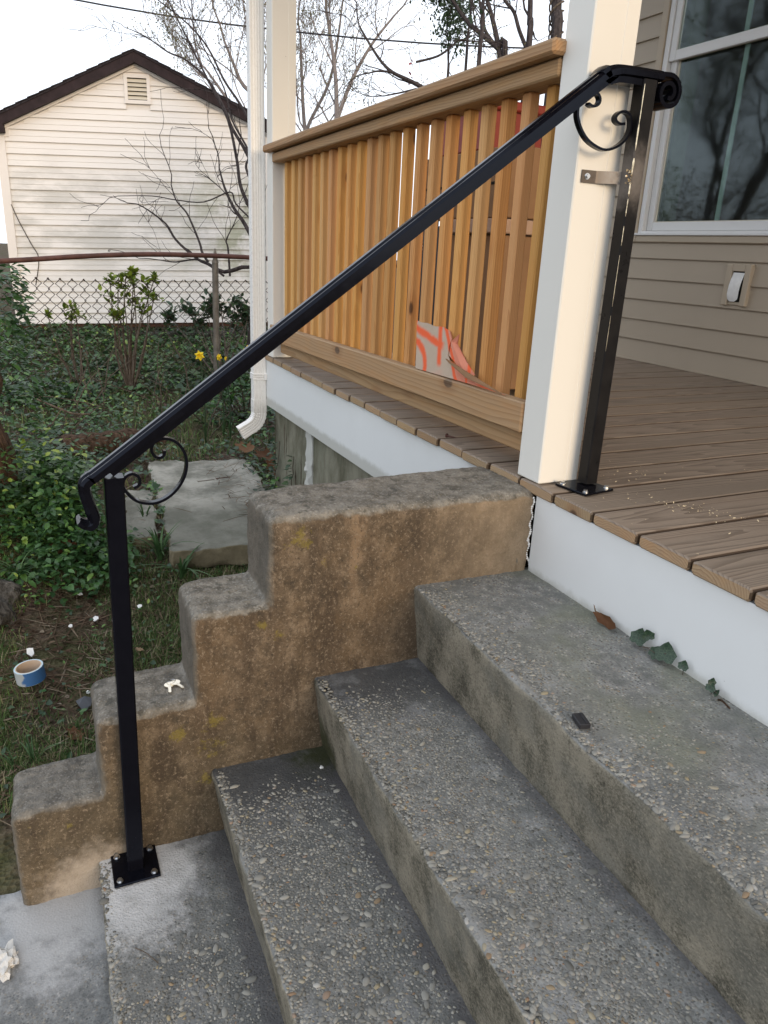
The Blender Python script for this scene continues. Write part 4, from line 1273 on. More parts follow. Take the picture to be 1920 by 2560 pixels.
# scrolls
S1 = [(-0.0132, 0.8272), (-0.0021, 0.8234), (0.0112, 0.8282), (0.0141, 0.8385), (0.0055, 0.8475), (-0.0087, 0.8484), (-0.0256, 0.8391), (-0.0368, 0.8229), (-0.037, 0.8029), (-0.0252, 0.7806), (-0.0057, 0.762), (0.02, 0.7506), (0.0448, 0.7467), (0.0703, 0.7542), (0.09, 0.7675), (0.1016, 0.7843), (0.1031, 0.8019), (0.098, 0.8153), (0.0868, 0.8219), (0.0723, 0.8212), (0.0617, 0.8132), (0.0609, 0.8046), (0.0717, 0.7988), (0.0861, 0.8002)]
S2 = [(-0.886, 0.1537), (-0.8882, 0.1445), (-0.8964, 0.1404), (-0.9049, 0.1447), (-0.9095, 0.1552), (-0.9072, 0.1661), (-0.8989, 0.1739), (-0.8849, 0.1768), (-0.8693, 0.1722), (-0.8574, 0.1613), (-0.8491, 0.1457), (-0.8463, 0.1265), (-0.8499, 0.1057), (-0.8588, 0.0871), (-0.8722, 0.0707), (-0.889, 0.0586), (-0.9072, 0.0525), (-0.9249, 0.0532), (-0.942, 0.0597), (-0.9551, 0.0723), (-0.9627, 0.0863), (-0.9637, 0.0976), (-0.9579, 0.1084), (-0.9473, 0.1132), (-0.9373, 0.1086), (-0.9335, 0.0989), (-0.9367, 0.0897), (-0.9456, 0.0857)]
for S in (S1, S2):
    pp = smooth_path([Vector((RXP, y, z)) for y, z in S], 3)
    MB().sweep(pp, [(-0.0065, -0.0026), (0.0065, -0.0026), (0.0065, 0.0026), (-0.0065, 0.0026)], (1, 0, 0)).build('scroll', M['black'], hand, (RXP, S[12][0], S[12][1]), smooth=True)
# bracket to the porch post
mb = MB()
bp = [Vector((-0.0655, 0.018, 0.697)), Vector((-0.0655, 0.030, 0.697)), Vector((-0.0655, 0.055, 0.697)), Vector((-0.0640, 0.060, 0.697)), Vector((-0.0520, 0.092, 0.698)), Vector((-0.0455, 0.118, 0.698))]
side = Vector((0, 0, 1))
mb.sweep(bp, [(-0.0125, -0.0015), (0.0125, -0.0015), (0.0125, 0.0015), (-0.0125, 0.0015)], side)
br = mb.build('bracket', M['strap'], hand, (-0.06, 0.06, 0.697))
k = MB(); k.tube([Vector((-0.064, 0.031, 0.697)), Vector((-0.0625, 0.031, 0.697))], 0.0065, 12); k.tube([Vector((-0.0625, 0.031, 0.697)), Vector((-0.058, 0.031, 0.697))], 0.0048, 6)
k.build('bolt', M['bolt'], br, (-0.064, 0.031, 0.697))
mb = MB()
for i in range(14):
    c = Vector((-0.0145+random.uniform(-.003, .001), 0.1065+random.uniform(-.012, .004), 0.697+random.uniform(-.014, .014)))
    mb.tube([c, c+Vector((0.0012, 0.0, random.uniform(-.003, .003)))], random.uniform(0.0015, 0.003), 5)
mb.build('weld_bead', M['weld'], hand, (-0.02, 0.11, 0.697))

# ------------------------------------------------------------------ things on the porch
cb = thing('cardboard_piece', 'torn cardboard piece sprayed with orange paint leaning on the balusters', 'cardboard', (-0.6, 0.02, 0.18), porch=True)
def cardmat():
    g = G('sprayed_cardboard', 0.85, 0.15)
    o_ = g.obj(); n = g.noise(o_, 18.0, 5, 0.6)
    base = g.mix(n, (0.42, 0.32, 0.235), (0.55, 0.44, 0.345))
    orange = (0.80, 0.11, 0.03)
    f = None
    def band(d, r, w):
        x = g.math('ABSOLUTE', g.math('SUBTRACT', g.math('ADD', d, g.math('MULTIPLY', g.math('SUBTRACT', n, 0.5), 0.02)), r))
        return g.math('SUBTRACT', 1.0, g.step(x, w*0.35, w*1.4))
    sx = g.sep(o_)
    masks = [band(g.dist(o_, (-0.19, -0.02, -0.035)), 0.098, 0.012)]
    masks.append(g.math('MULTIPLY', band(g.math('ADD', sx[2], g.math('MULTIPLY', sx[0], 0.18)), 0.062, 0.012), g.step(sx[0], 0.0, -0.03)))
    masks.append(g.math('MULTIPLY', band(g.math('ADD', sx[0], g.math('MULTIPLY', sx[2], 0.35)), -0.012, 0.014), g.step(sx[2], 0.0, 0.02)))
    masks.append(band(g.math('ADD', sx[0], g.math('MULTIPLY', sx[2], 0.9)), 0.085, 0.012))
    masks.append(band(sx[0], -0.215, 0.010))
    masks.append(band(g.math('ADD', sx[0], g.math('MULTIPLY', sx[2], 0.5)), 0.15, 0.010))
    masks.append(g.math('MULTIPLY', g.step(sx[0], 0.15, 0.24), 0.9))
    masks.append(g.math('MULTIPLY', g.step(g.math('ADD', sx[0], g.math('MULTIPLY', sx[2], 0.8)), 0.07, 0.10), 0.55))
    f = masks[0]
    for k_ in masks[1:]: f = g.math('MAXIMUM', f, k_)
    soft = g.step(g.noise(o_, 7.0, 3), 0.5, 0.75)
    f = g.math('MAXIMUM', g.math('MULTIPLY', f, 0.92), g.math('MULTIPLY', soft, 0.25))
    g.col(g.mix(f, base, orange))
    return g.m
M['card'] = cardmat()
def card(poly, th, name, mat, edge=None):
    n = len(poly); vs = [Vector(p) for p in poly]
    nn = (vs[1]-vs[0]).cross(vs[2]-vs[0]).normalized()
    if nn.y > 0: nn = -nn
    mb = MB(); allv = [v for v in vs] + [v - nn*th for v in vs]
    mb.add(allv, [tuple(range(n)), tuple(range(n, 2*n))[::-1]] + [(j, (j+1) % n, n+(j+1) % n, n+j) for j in range(n)])
    return mb.build(name, mat, cb, (-0.6, 0.02, 0.2), smooth=False)
def zy(x, z): return (x, 0.004 + (z-0.17)*0.19, z)
card([zy(-0.752, 0.181), zy(-0.775, 0.24), zy(-0.812, 0.322), zy(-0.78, 0.319), zy(-0.74, 0.321), zy(-0.69, 0.316), zy(-0.64, 0.320), zy(-0.598, 0.312), zy(-0.575, 0.292), zy(-0.582, 0.27), zy(-0.577, 0.245), zy(-0.56, 0.232), zy(-0.53, 0.228), zy(-0.46, 0.206), zy(-0.36, 0.192), zy(-0.25, 0.1885), zy(-0.40, 0.1875), zy(-0.60, 0.184)], 0.003, 'panel', M['card'])
card([(-0.577, 0.022, 0.245), (-0.575, 0.026, 0.285), (-0.548, 0.034, 0.309), (-0.558, 0.036, 0.28), (-0.50, 0.030, 0.245), (-0.43, 0.024, 0.21), (-0.47, 0.014, 0.208)], 0.003, 'flap', M['card'])
card([(-0.56, 0.002, 0.236), (-0.53, -0.004, 0.230), (-0.42, -0.010, 0.205), (-0.25, -0.004, 0.190), (-0.42, 0.008, 0.199)], 0.003, 'fold', M['brownbox'])

bx = thing('cardboard_box', 'tall plain brown cardboard box standing behind the balusters', 'box', (-1.28, 0.68, 0), porch=True)
MB().box(-1.46, -1.10, 0.5, 0.86, 0.03, 0.60, 0.004).build('carton', M['brownbox'], bx, (-1.1, 0.75, 0.3))
MB().box(-1.48, -1.08, 0.47, 0.88, 0.605, 0.655, 0.004).build('lid', M['ledge'], bx, (-1.1, 0.75, 0.63))
b3 = thing('cardboard_box', 'wide brown cardboard box lying on top of the tall brown box', 'box', (-1.3, 0.75, 0.66), porch=True)
MB().box(-1.75, -1.10, 0.52, 0.86, 0.66, 0.90, 0.004).build('carton', M['brownbox'], b3, (-1.3, 0.75, 0.8))
MB().box(-1.74, -1.11, 0.5185, 0.5195, 0.775, 0.785).build('lid_seam', M['dark'], b3, (-1.3, 0.52, 0.78))
b4 = thing('printed_box', 'black printed carton with small white symbols behind the balusters', 'box', (-1.75, 0.8, 0), porch=True)
MB().box(-2.02, -1.50, 0.6, 0.9, 0.03, 0.64, 0.004).build('carton', M['printbox'], b4, (-1.75, 0.8, 0.3))
mb = MB()
for (cx, cz) in [(-1.9-0.012*i, 0.47-0.085*i) for i in range(5)] + [(-1.885, 0.54), (-1.885, 0.555), (-1.885, 0.57)]:
    w = 0.010 if cz < 0.5 else 0.014
    h = 0.012 if cz < 0.5 else 0.004
    mb.box(cx-w, cx-w*0.6, 0.5975, 0.5992, cz-h, cz+h); mb.box(cx+w*0.6, cx+w, 0.5975, 0.5992, cz-h, cz+h); mb.box(cx-w*0.55, cx+w*0.55, 0.5975, 0.5992, cz+h*0.55, cz+h); mb.box(cx-w*0.55, cx+w*0.55, 0.5975, 0.5992, cz-h, cz-h*0.6)
for (cx, cz) in ((-1.845, 0.61), (-1.62, 0.61), (-1.70, 0.13)):
    for (dx0, dz0, dx1, dz1) in ((-.012, .02, .004, -.02), (.012, .02, .0, 0.0)):
        mb.tube([(cx+dx0, 0.5985, cz+dz0), (cx+dx1, 0.5985, cz+dz1)], 0.0012, 4)
mb.build('printing', M['print'], b4, (-1.9, 0.6, 0.4))
rd = thing('red_bin', 'red plastic bin resting on the boxes behind the railing', 'bin', (-1.55, 0.95, 0.9), porch=True)
MB().box(-1.70, -1.36, 0.56, 0.84, 0.902, 1.07, 0.012).build('bin_body', M['red'], rd, (-1.55, 0.95, 1.0))
MB().box(-1.72, -1.34, 0.54, 0.86, 1.05, 1.085, 0.006).build('bin_rim', M['red'], rd, (-1.55, 0.95, 1.19))
cbx = MB().tube(smooth_path([(-0.60, 0.09, 0.165), (-0.50, 0.12, 0.10), (-0.43, 0.13, 0.07), (-0.40, 0.2, 0.01), (-0.42, 0.30, 0.006), (-0.60, 0.36, 0.005)], 4), 0.0025, 6)
cbx.tube([Vector((-0.43+0.014*math.cos(a*.5), 0.13, 0.07+0.02*math.sin(a*.5))) for a in range(14)], 0.002, 5)
c_ = cbx.build('black_cord', M['cable'], None, (0, 0, 0)); tag(c_, 'thin black cord lying on the deck behind the balusters', 'cord')

# sawdust and screw on the deck
n = 170; TVc = [(-1, -.35, 0), (1, -.3, 0.1), (0.9, .35, 0.3), (-.9, .3, 0.15)]
px = np.concatenate([RNG.normal(0.19, 0.07, 90), RNG.normal(-0.10, 0.05, 50), RNG.uniform(-0.1, 0.7, 30)])
py = np.concatenate([0.14+0.75*(px[:90]-0.05)+RNG.normal(0, 0.03, 90), RNG.normal(0.30, 0.05, 50), RNG.uniform(0.02, 0.8, 30)])
py = np.clip(py, 0.02, 1.2)
o = scatter('sawdust', TVc, [(0, 1, 2, 3)], np.stack([px, py, np.full(n, 0.003)], 1), rots(RNG.uniform(0, 6.28, n), RNG.uniform(-.4, .4, n), RNG.uniform(-.4, .4, n)), RNG.uniform(0.0010, 0.0034, n), M['chips'])
tag(o, 'pale wood chips scattered on the deck boards by the handrail base', 'sawdust')
scw = thing('screw', 'rusty deck screw lying on the deck edge below the railing', 'screw', (-0.55, 0.035, 0.002), porch=True)
MB().tube([(-0.565, 0.03, 0.005), (-0.535, 0.045, 0.005)], [0.0035, 0.001], 6).build('shank', M['rust'], scw, (-0.55, 0.035, 0.005))
MB().tube([(-0.568, 0.0285, 0.006), (-0.5645, 0.030, 0.006)], 0.0065, 8).build('screw_head', M['rust'], scw, (-0.567, 0.029, 0.006))

# ------------------------------------------------------------------ small things on the steps
def to_ground(o): return o
keys = thing('keys', 'two small keys on a thin ring lying on the third block of the side wall', 'keys', (-0.14, -0.885, -0.432))
def key(cx, cy, ang, z):
    mb = MB(); Mx = Matrix.Translation((cx, cy, z)) @ Matrix.Rotation(ang, 4, 'Z')
    bow = [(0.0105*math.cos(a*PI/6), 0.0115*math.sin(a*PI/6)) for a in range(12)]
    pts = [Vector((x, y, 0)) for x, y in bow]
    allv = pts + [p+Vector((0, 0, 0.002)) for p in pts]
    mb.add([Mx @ v for v in allv], [tuple(range(12))[::-1], tuple(range(12, 24))]+[(j, (j+1) % 12, 12+(j+1) % 12, 12+j) for j in range(12)])
    blade = [(0.009, -0.0035), (0.013, -0.0035), (0.015, -0.0018), (0.017, -0.0035), (0.019, -0.0012), (0.021, -0.0035), (0.0235, -0.0012), (0.026, -0.0035), (0.030, -0.001), (0.031, 0.0015), (0.029, 0.0035), (0.009, 0.0035)]
    pts = [Vector((x*1.05, y, 0.0002)) for x, y in blade]; nb = len(pts)
    allv = pts + [p+Vector((0, 0, 0.0018)) for p in pts]
    mb.add([Mx @ v for v in allv], [tuple(range(nb))[::-1], tuple(range(nb, 2*nb))]+[(j, (j+1) % nb, nb+(j+1) % nb, nb+j) for j in range(nb)])
    mb.build('key', M['brass'], keys, (cx, cy, z))
zk = tops[2]+0.004
key(-0.158, -0.886, -0.12, zk); key(-0.160, -0.872, 0.42, zk+0.0022)
MB().tube([Vector((-0.172+0.0105*math.cos(a*PI/9), -0.880+0.0105*math.sin(a*PI/9), zk+0.003+0.004*math.cos(a*PI/9))) for a in range(19)], 0.0006, 5, False).build('key_ring', M['keyring'], keys, (-0.17, -0.88, zk))

def loose(name, label, cat, mb, mat, origin, group=None, smooth=False):
    o = mb.build(name, mat, None, origin, smooth=smooth); return tag(o, label, cat, group)
mb = MB(); Mx = Matrix.Translation((0.525, -0.294, ZT[0]+0.004)) @ Matrix.Rotation(-0.25, 4, 'Z')
vs, fs = box_geo(-0.017, 0.017, -0.010, 0.010, 0, 0.010, 0.001); mb.add([Mx @ Vector(v) for v in vs], fs)
vs, fs = box_geo(-0.0155, 0.0155, 0.0025, 0.0070, 0.0101, 0.0115, 0.0003); mb.add([Mx @ Vector(v) for v in vs], fs)
loose('plastic_clip', 'small black plastic clip lying on the top tread near its edge', 'plastic clip', mb, M['blackplastic'], (0.525, -0.294, ZT[0]))

def lump(cx, cy, cz, r, sq, seed, sub=2, sh=(1, 1, 1), amp=0.35, freq=1.6):
    bm = bmesh.new(); bmesh.ops.create_icosphere(bm, subdivisions=sub, radius=1.0)
    for v in bm.verts:
        k = 1+amp*noise.noise(v.co*freq+Vector((seed, 0, 0)))+amp*0.5*noise.noise(v.co*freq*3+Vector((0, seed, 0)))
        v.co = Vector((v.co.x*k*r*sh[0], v.co.y*k*r*sh[1], v.co.z*k*r*sq))
    vs = [v.co+Vector((cx, cy, cz)) for v in bm.verts]; fs = [tuple(v.index for v in f.verts) for f in bm.faces]; bm.free()
    return vs, fs
mb = MB().add(*lump(0.06, -1.262, -0.862, 0.024, 0.55, 4, 3, (1.5, 0.8, 1), 0.8, 2.2))
loose('crumpled_paper', 'crumpled white paper lying on the walk at the bottom left', 'paper', mb, simple('soft_paper', (0.60, 0.58, 0.54), 0.85), (0.06, -1.262, -0.868))
mb = MB().add(*lump(0.004, -0.573, ZT[2]+0.001, 0.0045, 0.4, 9, 2, (1.2, 0.9, 1), 0.9, 2.5))
loose('white_lump', 'tiny white lump on the dark end of the third tread', 'debris', mb, M['whitebit'], (0.004, -0.573, ZT[2]))

# fallen leaves on the top tread and ivy sprouting at the rim
def lobed(n=7, seed=0, r=1.0, deep=0.68):
    rnd = random.Random(seed); pts = []
    for i in range(n*4):
        a = 2*PI*i/(n*4); k = [1.0, 0.78, deep, 0.78][i % 4]
        asp = 1.0
        pts.append((math.cos(a)*k*r*(1.25 if abs(math.cos(a)) > .7 else .8)*rnd.uniform(.9, 1.1), math.sin(a)*k*r*0.75*rnd.uniform(.9, 1.1)))
    return pts
def leaf_obj(name, label, cat, c, size, yaw, tilt, roll, mat, seed, curl=0.5, group=None, outline=None, parent=None):
    pts = outline or lobed(7, seed)
    Mx = Matrix.Translation(c) @ Matrix.Rotation(yaw, 4, 'Z') @ Matrix.Rotation(tilt, 4, 'Y') @ Matrix.Rotation(roll, 4, 'X')
    vs = [Vector((0, 0, -0.12*curl*size))]
    for (x, y) in pts: vs.append(Vector((x*size, y*size, curl*size*(0.35*y*y+0.2*x*x+0.12*math.sin(x*5+seed)))))
    for (x, y) in pts: vs.append(Vector((x*size*.5, y*size*.5, curl*size*0.5*(0.25*y*y+0.1*x*x)-0.05*curl*size)))
    n = len(pts); fs = []
    for j in range(n):
        k = (j+1) % n
        fs += [(0, 1+n+j, 1+n+k), (1+n+j, 1+j, 1+k, 1+n+k)]
    mb = MB().add([Mx @ v for v in vs], fs)
    o = mb.build(name, mat, parent, c, smooth=True)
    if label: tag(o, label, cat, group)
    return o
leaf_obj('fallen_leaf', 'curled brown dead leaf against the white rim on the top tread', 'leaf', (0.250, -0.010, ZT[0]+0.012), 0.030, 0.1, 0.15, 1.0, M['deadleaf'], 3, 1.6, outline=[(-1.2, 0), (-0.8, .28), (-0.4, .34), (0, .46), (.4, .3), (.8, .34), (1.2, .1), (.85, -.2), (.4, -.34), (0, -.28), (-.5, -.38), (-.9, -.2)])
leaf_obj('fallen_leaf', 'small pointed tan leaf tip standing against the white rim', 'leaf', (0.205, -0.004, ZT[0]+0.014), 0.016, 1.2, 1.0, 0.3, M['deadleaf'], 5, 0.8)
IVY = [(0.0, -0.55), (0.30, -0.72), (0.72, -0.62), (0.80, -0.25), (0.95, 0.12), (0.62, 0.42), (0.32, 0.78), (0.0, 1.05), (-0.32, 0.78), (-0.62, 0.42), (-0.95, 0.12), (-0.80, -0.25), (-0.72, -0.62), (-0.30, -0.72)]
def ivymat():
    g = G('veined_ivy', 0.4, 0.5)
    v = g.vor(g.obj(), 140.0, 'Distance', 'DISTANCE_TO_EDGE')
    g.col(g.mix(g.ramp(v, [(0.0, 1.0), (0.06, 0.0)]), (0.012, 0.036, 0.016), (0.07, 0.11, 0.065)))
    return g.m
M['veinivy'] = ivymat()
def ivy_sprig(label, leaves, base, stem=True):
    t = thing('ivy_sprig', label, 'ivy', base)
    for (dx, dy, dz, s, yaw, tilt, roll) in leaves:
        p = Vector(base)+Vector((dx, dy, dz))
        leaf_obj('leaf', None, None, p, s, yaw, tilt, roll, M['veinivy'], 2, 0.5, outline=IVY, parent=t)
        if stem: MB().tube(smooth_path([Vector(base), (Vector(base)+p)/2+Vector((0, 0, 0.004)), p], 3), 0.0009, 5).build('stem', M['twig'], t, base)
ivy_sprig('dark ivy sprig with four large leaves growing from the gap on the top tread', [(0.0, -0.006, 0.022, 0.021, 0.2, 0.1, 1.1), (0.020, -0.001, 0.036, 0.014, 1.0, -0.4, 1.4), (0.050, -0.008, 0.014, 0.017, -0.3, 0.2, 1.0), (0.074, -0.004, 0.024, 0.024, 0.5, 0.0, 1.15)], (0.345, -0.003, ZT[0]+0.002))
ivy_sprig('tiny ivy sprig with one small leaf midway along the white rim', [(0.0, -0.003, 0.020, 0.012, 0.3, 0.1, 1.2)], (0.462, 0.001, ZT[0]+0.002))
ivy_sprig('small three-leaf ivy sprig nearest the camera along the white rim', [(0.0, -0.005, 0.014, 0.011, 0.2, 0.1, 1.1), (0.014, -0.004, 0.010, 0.009, -0.6, 0.1, 1.0), (-0.002, -0.002, 0.024, 0.009, 1.1, 0.2, 1.3)], (0.532, 0.002, ZT[0]+0.002))
mb = MB().tube(smooth_path([Vector((0.553, -0.003, ZT[0]+0.003)), Vector((0.563, -0.006, ZT[0]+0.008)), Vector((0.573, -0.004, ZT[0]+0.004)), Vector((0.583, -0.006, ZT[0]+0.003))], 3), [0.002]*9+[0.001], 5)
loose('seed_husk', 'small dry curled husk on the top tread beside the ivy', 'husk', mb, M['bark'], (0.56, -0.004, ZT[0]))
mb = MB().tube(smooth_path([Vector((0.055, -1.155, ZT[3]+0.004)), Vector((0.10, -1.12, ZT[3]+0.006)), Vector((0.145, -1.10, ZT[3]+0.003))], 3), 0.0011, 5)
mb2 = MB().tube(smooth_path([Vector((0.183, -1.022, ZT[3]+0.002)), Vector((0.205, -1.003, ZT[3]+0.004)), Vector((0.234, -0.985, ZT[3]+0.002))], 3), 0.0009, 5)
loose('twig', 'thin brown twig lying on the lowest tread below the base plate', 'twig', mb2, M['twig'], (0.2, -1.0, ZT[3]))

# ------------------------------------------------------------------ yard litter near the steps
def G0(x, y, dz=0.0): return Vector((x, y, gz(x, y)+dz))
tape = thing('tape_roll', 'roll of blue masking tape with a cardboard core standing in the grass', 'tape roll', tuple(G0(-1.0, -1.215)))
def ring(r0, r1, h, tilt, c, mat, name, n=40, parent=None):
    vs = []; Mx = Matrix.Translation(c) @ Matrix.Rotation(tilt, 4, 'X')
    for z in (-h/2, h/2):
        for r in (r0, r1):
            for j in range(n): a = 2*PI*j/n; vs.append(Mx @ Vector((r*math.cos(a), r*math.sin(a), z)))
    fs = []
    for j in range(n):
        k = (j+1) % n
        fs += [(j, k, 2*n+k, 2*n+j)[::-1], (n+j, n+k, 3*n+k, 3*n+j), (2*n+j, 2*n+k, 3*n+k, 3*n+j)[::-1], (j, k, n+k, n+j)]
    return MB().add(vs, fs).build(name, mat, parent, c, smooth=True)
def tapemat():
    g = G('blue_tape', 0.6, 0.25); p = g.obj(); n = g.noise(p, 30.0, 4)
    a = g.mix(g.step(g.noise(p, 9.0, 3), 0.52, 0.56), (0.035, 0.14, 0.36), (0.45, 0.48, 0.48))
    g.col(g.mix(g.math('MULTIPLY', n, 0.3), a, (0.12, 0.13, 0.12))); return g.m
M['tape'] = tapemat()
M['tapeedge'] = simple('tape_edge', (0.48, 0.60, 0.66), 0.7)
M['core'] = simple('core_card', (0.55, 0.42, 0.31), 0.85)
c0 = G0(-1.0, -1.215, 0.050)
ring(0.0392, 0.0445, 0.046, 0.10, c0, M['tape'], 'tape', parent=tape)
ring(0.0393, 0.0440, 0.0475, 0.10, c0, M['tapeedge'], 'tape_edge', parent=tape)
ring(0.0368, 0.0391, 0.0478, 0.10, c0, M['core'], 'core', parent=tape)
def chip(label, x, y, s, seed, mat=None, name='chip', cat='debris', dz=0.03, tz=0.2):
    rnd = random.Random(seed); n = 6
    pts = [Vector((math.cos(2*PI*j/n+rnd.uniform(-.3, .3))*s*rnd.uniform(.6, 1.1), math.sin(2*PI*j/n+rnd.uniform(-.3, .3))*s*rnd.uniform(.5, 1.0), rnd.uniform(-.15, .15)*s)) for j in range(n)]
    c = G0(x, y, dz); Mx = Matrix.Rotation(tz, 3, 'Y')
    pts = [Mx @ p for p in pts]
    allv = [c+p for p in pts]+[c+p+Vector((0, 0, 0.003)) for p in pts]
    mb = MB().add(allv, [tuple(range(n))[::-1], tuple(range(n, 2*n))]+[(j, (j+1) % n, n+(j+1) % n, n+j) for j in range(n)])
    return loose(name, label, cat, mb, mat or M['whitebit'], c)
def ong(u, v, z=-0.85):
    d = RX*((u-960)/FPX) - UY*((v-1280)/FPX) + FW
    for _ in range(6):
        p = CAM + d*((z-CAM.z)/d.z); z = gz(p.x, p.y)
    return p
p = ong(80, 1652); chip('white plastic scrap standing in the grass just behind the tape roll', p.x, p.y, 0.019, 1, dz=0.035, tz=0.7)
p = ong(240, 1556); chip('bright white paper chip on the bare soil left of the handrail post', p.x, p.y, 0.016, 2, dz=0.015)
p = ong(178, 1578); chip('thin cream paper sliver in the grass above the tape roll', p.x, p.y, 0.010, 3, dz=0.02)
p = ong(200, 1490); chip('pale torn leaf scrap on the soil near the vine leaves', p.x, p.y, 0.013, 4, dz=0.015)
p = ong(350, 1527); chip('grey white shard in the grass right of the handrail post', p.x, p.y, 0.014, 6, dz=0.02)
p = ong(222, 1745); chip('tiny white flake in the grass close to the side wall', p.x, p.y, 0.010, 7, dz=0.02)
p = ong(212, 1772); chip('dark grey slate shard leaning by the side wall', p.x, p.y, 0.030, 8, M['slate'], 'slate_shard', 'stone', 0.025, 0.3)
p = ong(190, 1845); leaf_obj('fallen_leaf', 'reddish brown dead leaf on the soil beside the lowest wall block', 'leaf', G0(p.x, p.y, 0.012), 0.034, 0.4, 0.1, 0.1, M['deadleaf'], 11, 0.7)
p = ong(165, 1385); leaf_obj('fallen_leaf', 'rust brown dead leaf below the handrail curl', 'leaf', G0(p.x, p.y, 0.04), 0.06, 0.9, 0.2, 0.5, M['deadleaf'], 12, 0.7)
p = ong(215, 1345); leaf_obj('fallen_leaf', 'long tan dead leaf under the handrail curl', 'leaf', G0(p.x, p.y, 0.04), 0.05, -0.6, 0.3, 0.4, M['deadleaf'], 13, 0.7)
p = ong(615, 1160); leaf_obj('fallen_leaf', 'orange brown oak leaf beside the downspout outlet', 'leaf', G0(p.x, p.y, 0.10), 0.07, 0.4, 0.1, 0.4, M['deadleaf'], 14, 0.6)
p = ong(672, 1180); leaf_obj('fallen_leaf', 'broad brown oak leaf among the ivy at the foundation', 'leaf', G0(p.x, p.y, 0.10), 0.08, 1.4, 0.2, 0.4, M['deadleaf'], 15, 0.6)
p = ong(680, 1212); leaf_obj('fallen_leaf', 'upright tan leaf behind the top of the side wall', 'leaf', G0(p.x, p.y, 0.10), 0.05, 0.3, 0.9, 0.3, M['deadleaf'], 16, 0.5)
p = ong(350, 1642); leaf_obj('fallen_leaf', 'small orange leaf in the grass right of the handrail post', 'leaf', G0(p.x, p.y, 0.03), 0.014, 0.9, 0.1, 0.2, M['deadleaf'], 17, 0.5)
for (u, v, w, lab) in ((515, 1202, 0.045, 'bent nail lying on the pale concrete slab, left one'), (558, 1195, 0.04, 'dark bent nail on the pale slab nearer the downspout')):
    q = CAM + (RX*((u-960)/FPX) - UY*((v-1280)/FPX) + FW)*1.0; d = q-CAM; q = CAM+d*((-0.686-CAM.z)/d.z)
    mb = MB().tube([q+Vector((0.01, -w, 0.003)), q+Vector((0, w, 0.004))], 0.0028, 5)
    mb.tube([q+Vector((0.01, -w-0.002, 0.003)), q+Vector((0.01, -w, 0.004))], 0.006, 6)
    loose('nail', lab, 'nail', mb, M['rust'] if u > 540 else M['galv'], q)

# tree trunk wrapped in leaves on the left, stump and log
tt = thing('ivy_covered_trunk', 'broken tree trunk smothered in glossy green leaves at the left edge', 'tree', tuple(G0(-2.4, -1.47)))
tp = [Vector((-2.36, -1.40, -0.78)), Vector((-2.37, -1.395, -0.40)), Vector((-2.38, -1.385, 0.0)), Vector((-2.40, -1.385, 0.22)), Vector((-2.42, -1.39, 0.34))]
vs, fs = tube_geo(smooth_path(tp, 8), [0.30-0.16*min(1, i/8) + 0.02*math.sin(i) - 0.002*i for i in range(33)], 22)
vs = [v + Vector(noise.noise_vector(Vector(v)*Vector((1, 1, .35)).length*6))*0.022 for v in vs]
MB().add(vs, fs).build('trunk', M['bark'], tt, (-2.4, -1.45, 0), smooth=True)
LV = [(0, 0, 0), (0.28, -0.25, 0.06), (0.66, -0.22, 0.07), (1.0, 0, -0.05), (0.66, 0.22, 0.07), (0.28, 0.25, 0.06), (0.33, 0, -0.02), (0.70, 0, 0.0)]
LF = [(0, 1, 6, 6), (1, 2, 7, 6), (2, 3, 7, 7), (0, 6, 5, 5), (6, 7, 4, 5), (7, 3, 4, 4)]
LF3 = [(0, 1, 6), (1, 2, 7), (1, 7, 6), (2, 3, 7), (0, 6, 5), (6, 7, 4), (6, 4, 5), (7, 3, 4)]
IV = [(0, 0, 0), (0.15, -0.42, .05), (0.45, -0.36, 0.03), (1.0, 0, -0.08), (0.45, 0.36, 0.03), (0.15, 0.42, 0.05), (0.3, 0, -0.03), (0.55, 0, -0.02)]
def trunk_leaves():
    pos = []; R_ = []; S = []
    for _ in range(1900):
        t = random.random()**0.75; z = -0.70+t*1.10
        cx = -2.38; cy = -1.39
        a = random.uniform(-1.6, 1.9)
        if random.random() < 0.78 and 0.1 < a < 1.25 and -0.55 < z < 0.10: continue
        r = 0.20+0.12*max(0, -z-0.35)+random.uniform(-0.01, 0.075)
        pos.append((cx+r*math.cos(a), cy+r*math.sin(a), z)); R_.append(a+random.uniform(-.9, .9)); S.append(random.uniform(0.028, 0.052))
    n = len(pos)
    return scatter('leaves', LV, LF3, pos, rots(np.array(R_), RNG.uniform(-0.5, 0.9, n), RNG.uniform(-.5, .5, n)), np.array(S), M['vinca'], np.clip(RNG.beta(2, 3, n), 0, 1), None, 'stuff')
o = trunk_leaves(); o.parent = tt; o.location = -Vector(ROOTS[tt.name][0])

mb = MB().add(*lump(-1.56, -1.36, -0.86, 0.17, 0.75, 21, 4, (1.25, 0.8, 1), 0.35, 2.0))
loose('tree_stump', 'low grey rotten tree stump at the left edge above the tape roll', 'stump', mb, M['barkgrey'], (-1.56, -1.36, -0.9), smooth=True)
mb = MB()
vs, fs = tube_geo(smooth_path([Vector((-3.35, -1.02, -0.70)), Vector((-3.38, -0.85, -0.69)), Vector((-3.5, -0.6, -0.69)), Vector((-3.55, -0.42, -0.72))], 5), [0.10, 0.105, 0.10, 0.09, 0.10, 0.09, 0.08, 0.09, 0.08, 0.08, 0.07, 0.07, 0.06, 0.055, 0.05, 0.05], 14)
mb.add([v+Vector(noise.noise_vector(Vector(v)*9))*0.014 for v in vs], fs)
loose('fallen_log', 'short rotten log with a brown cut end among the ground leaves', 'log', mb, M['bark'], (-3.4, -0.8, -0.7), smooth=True)

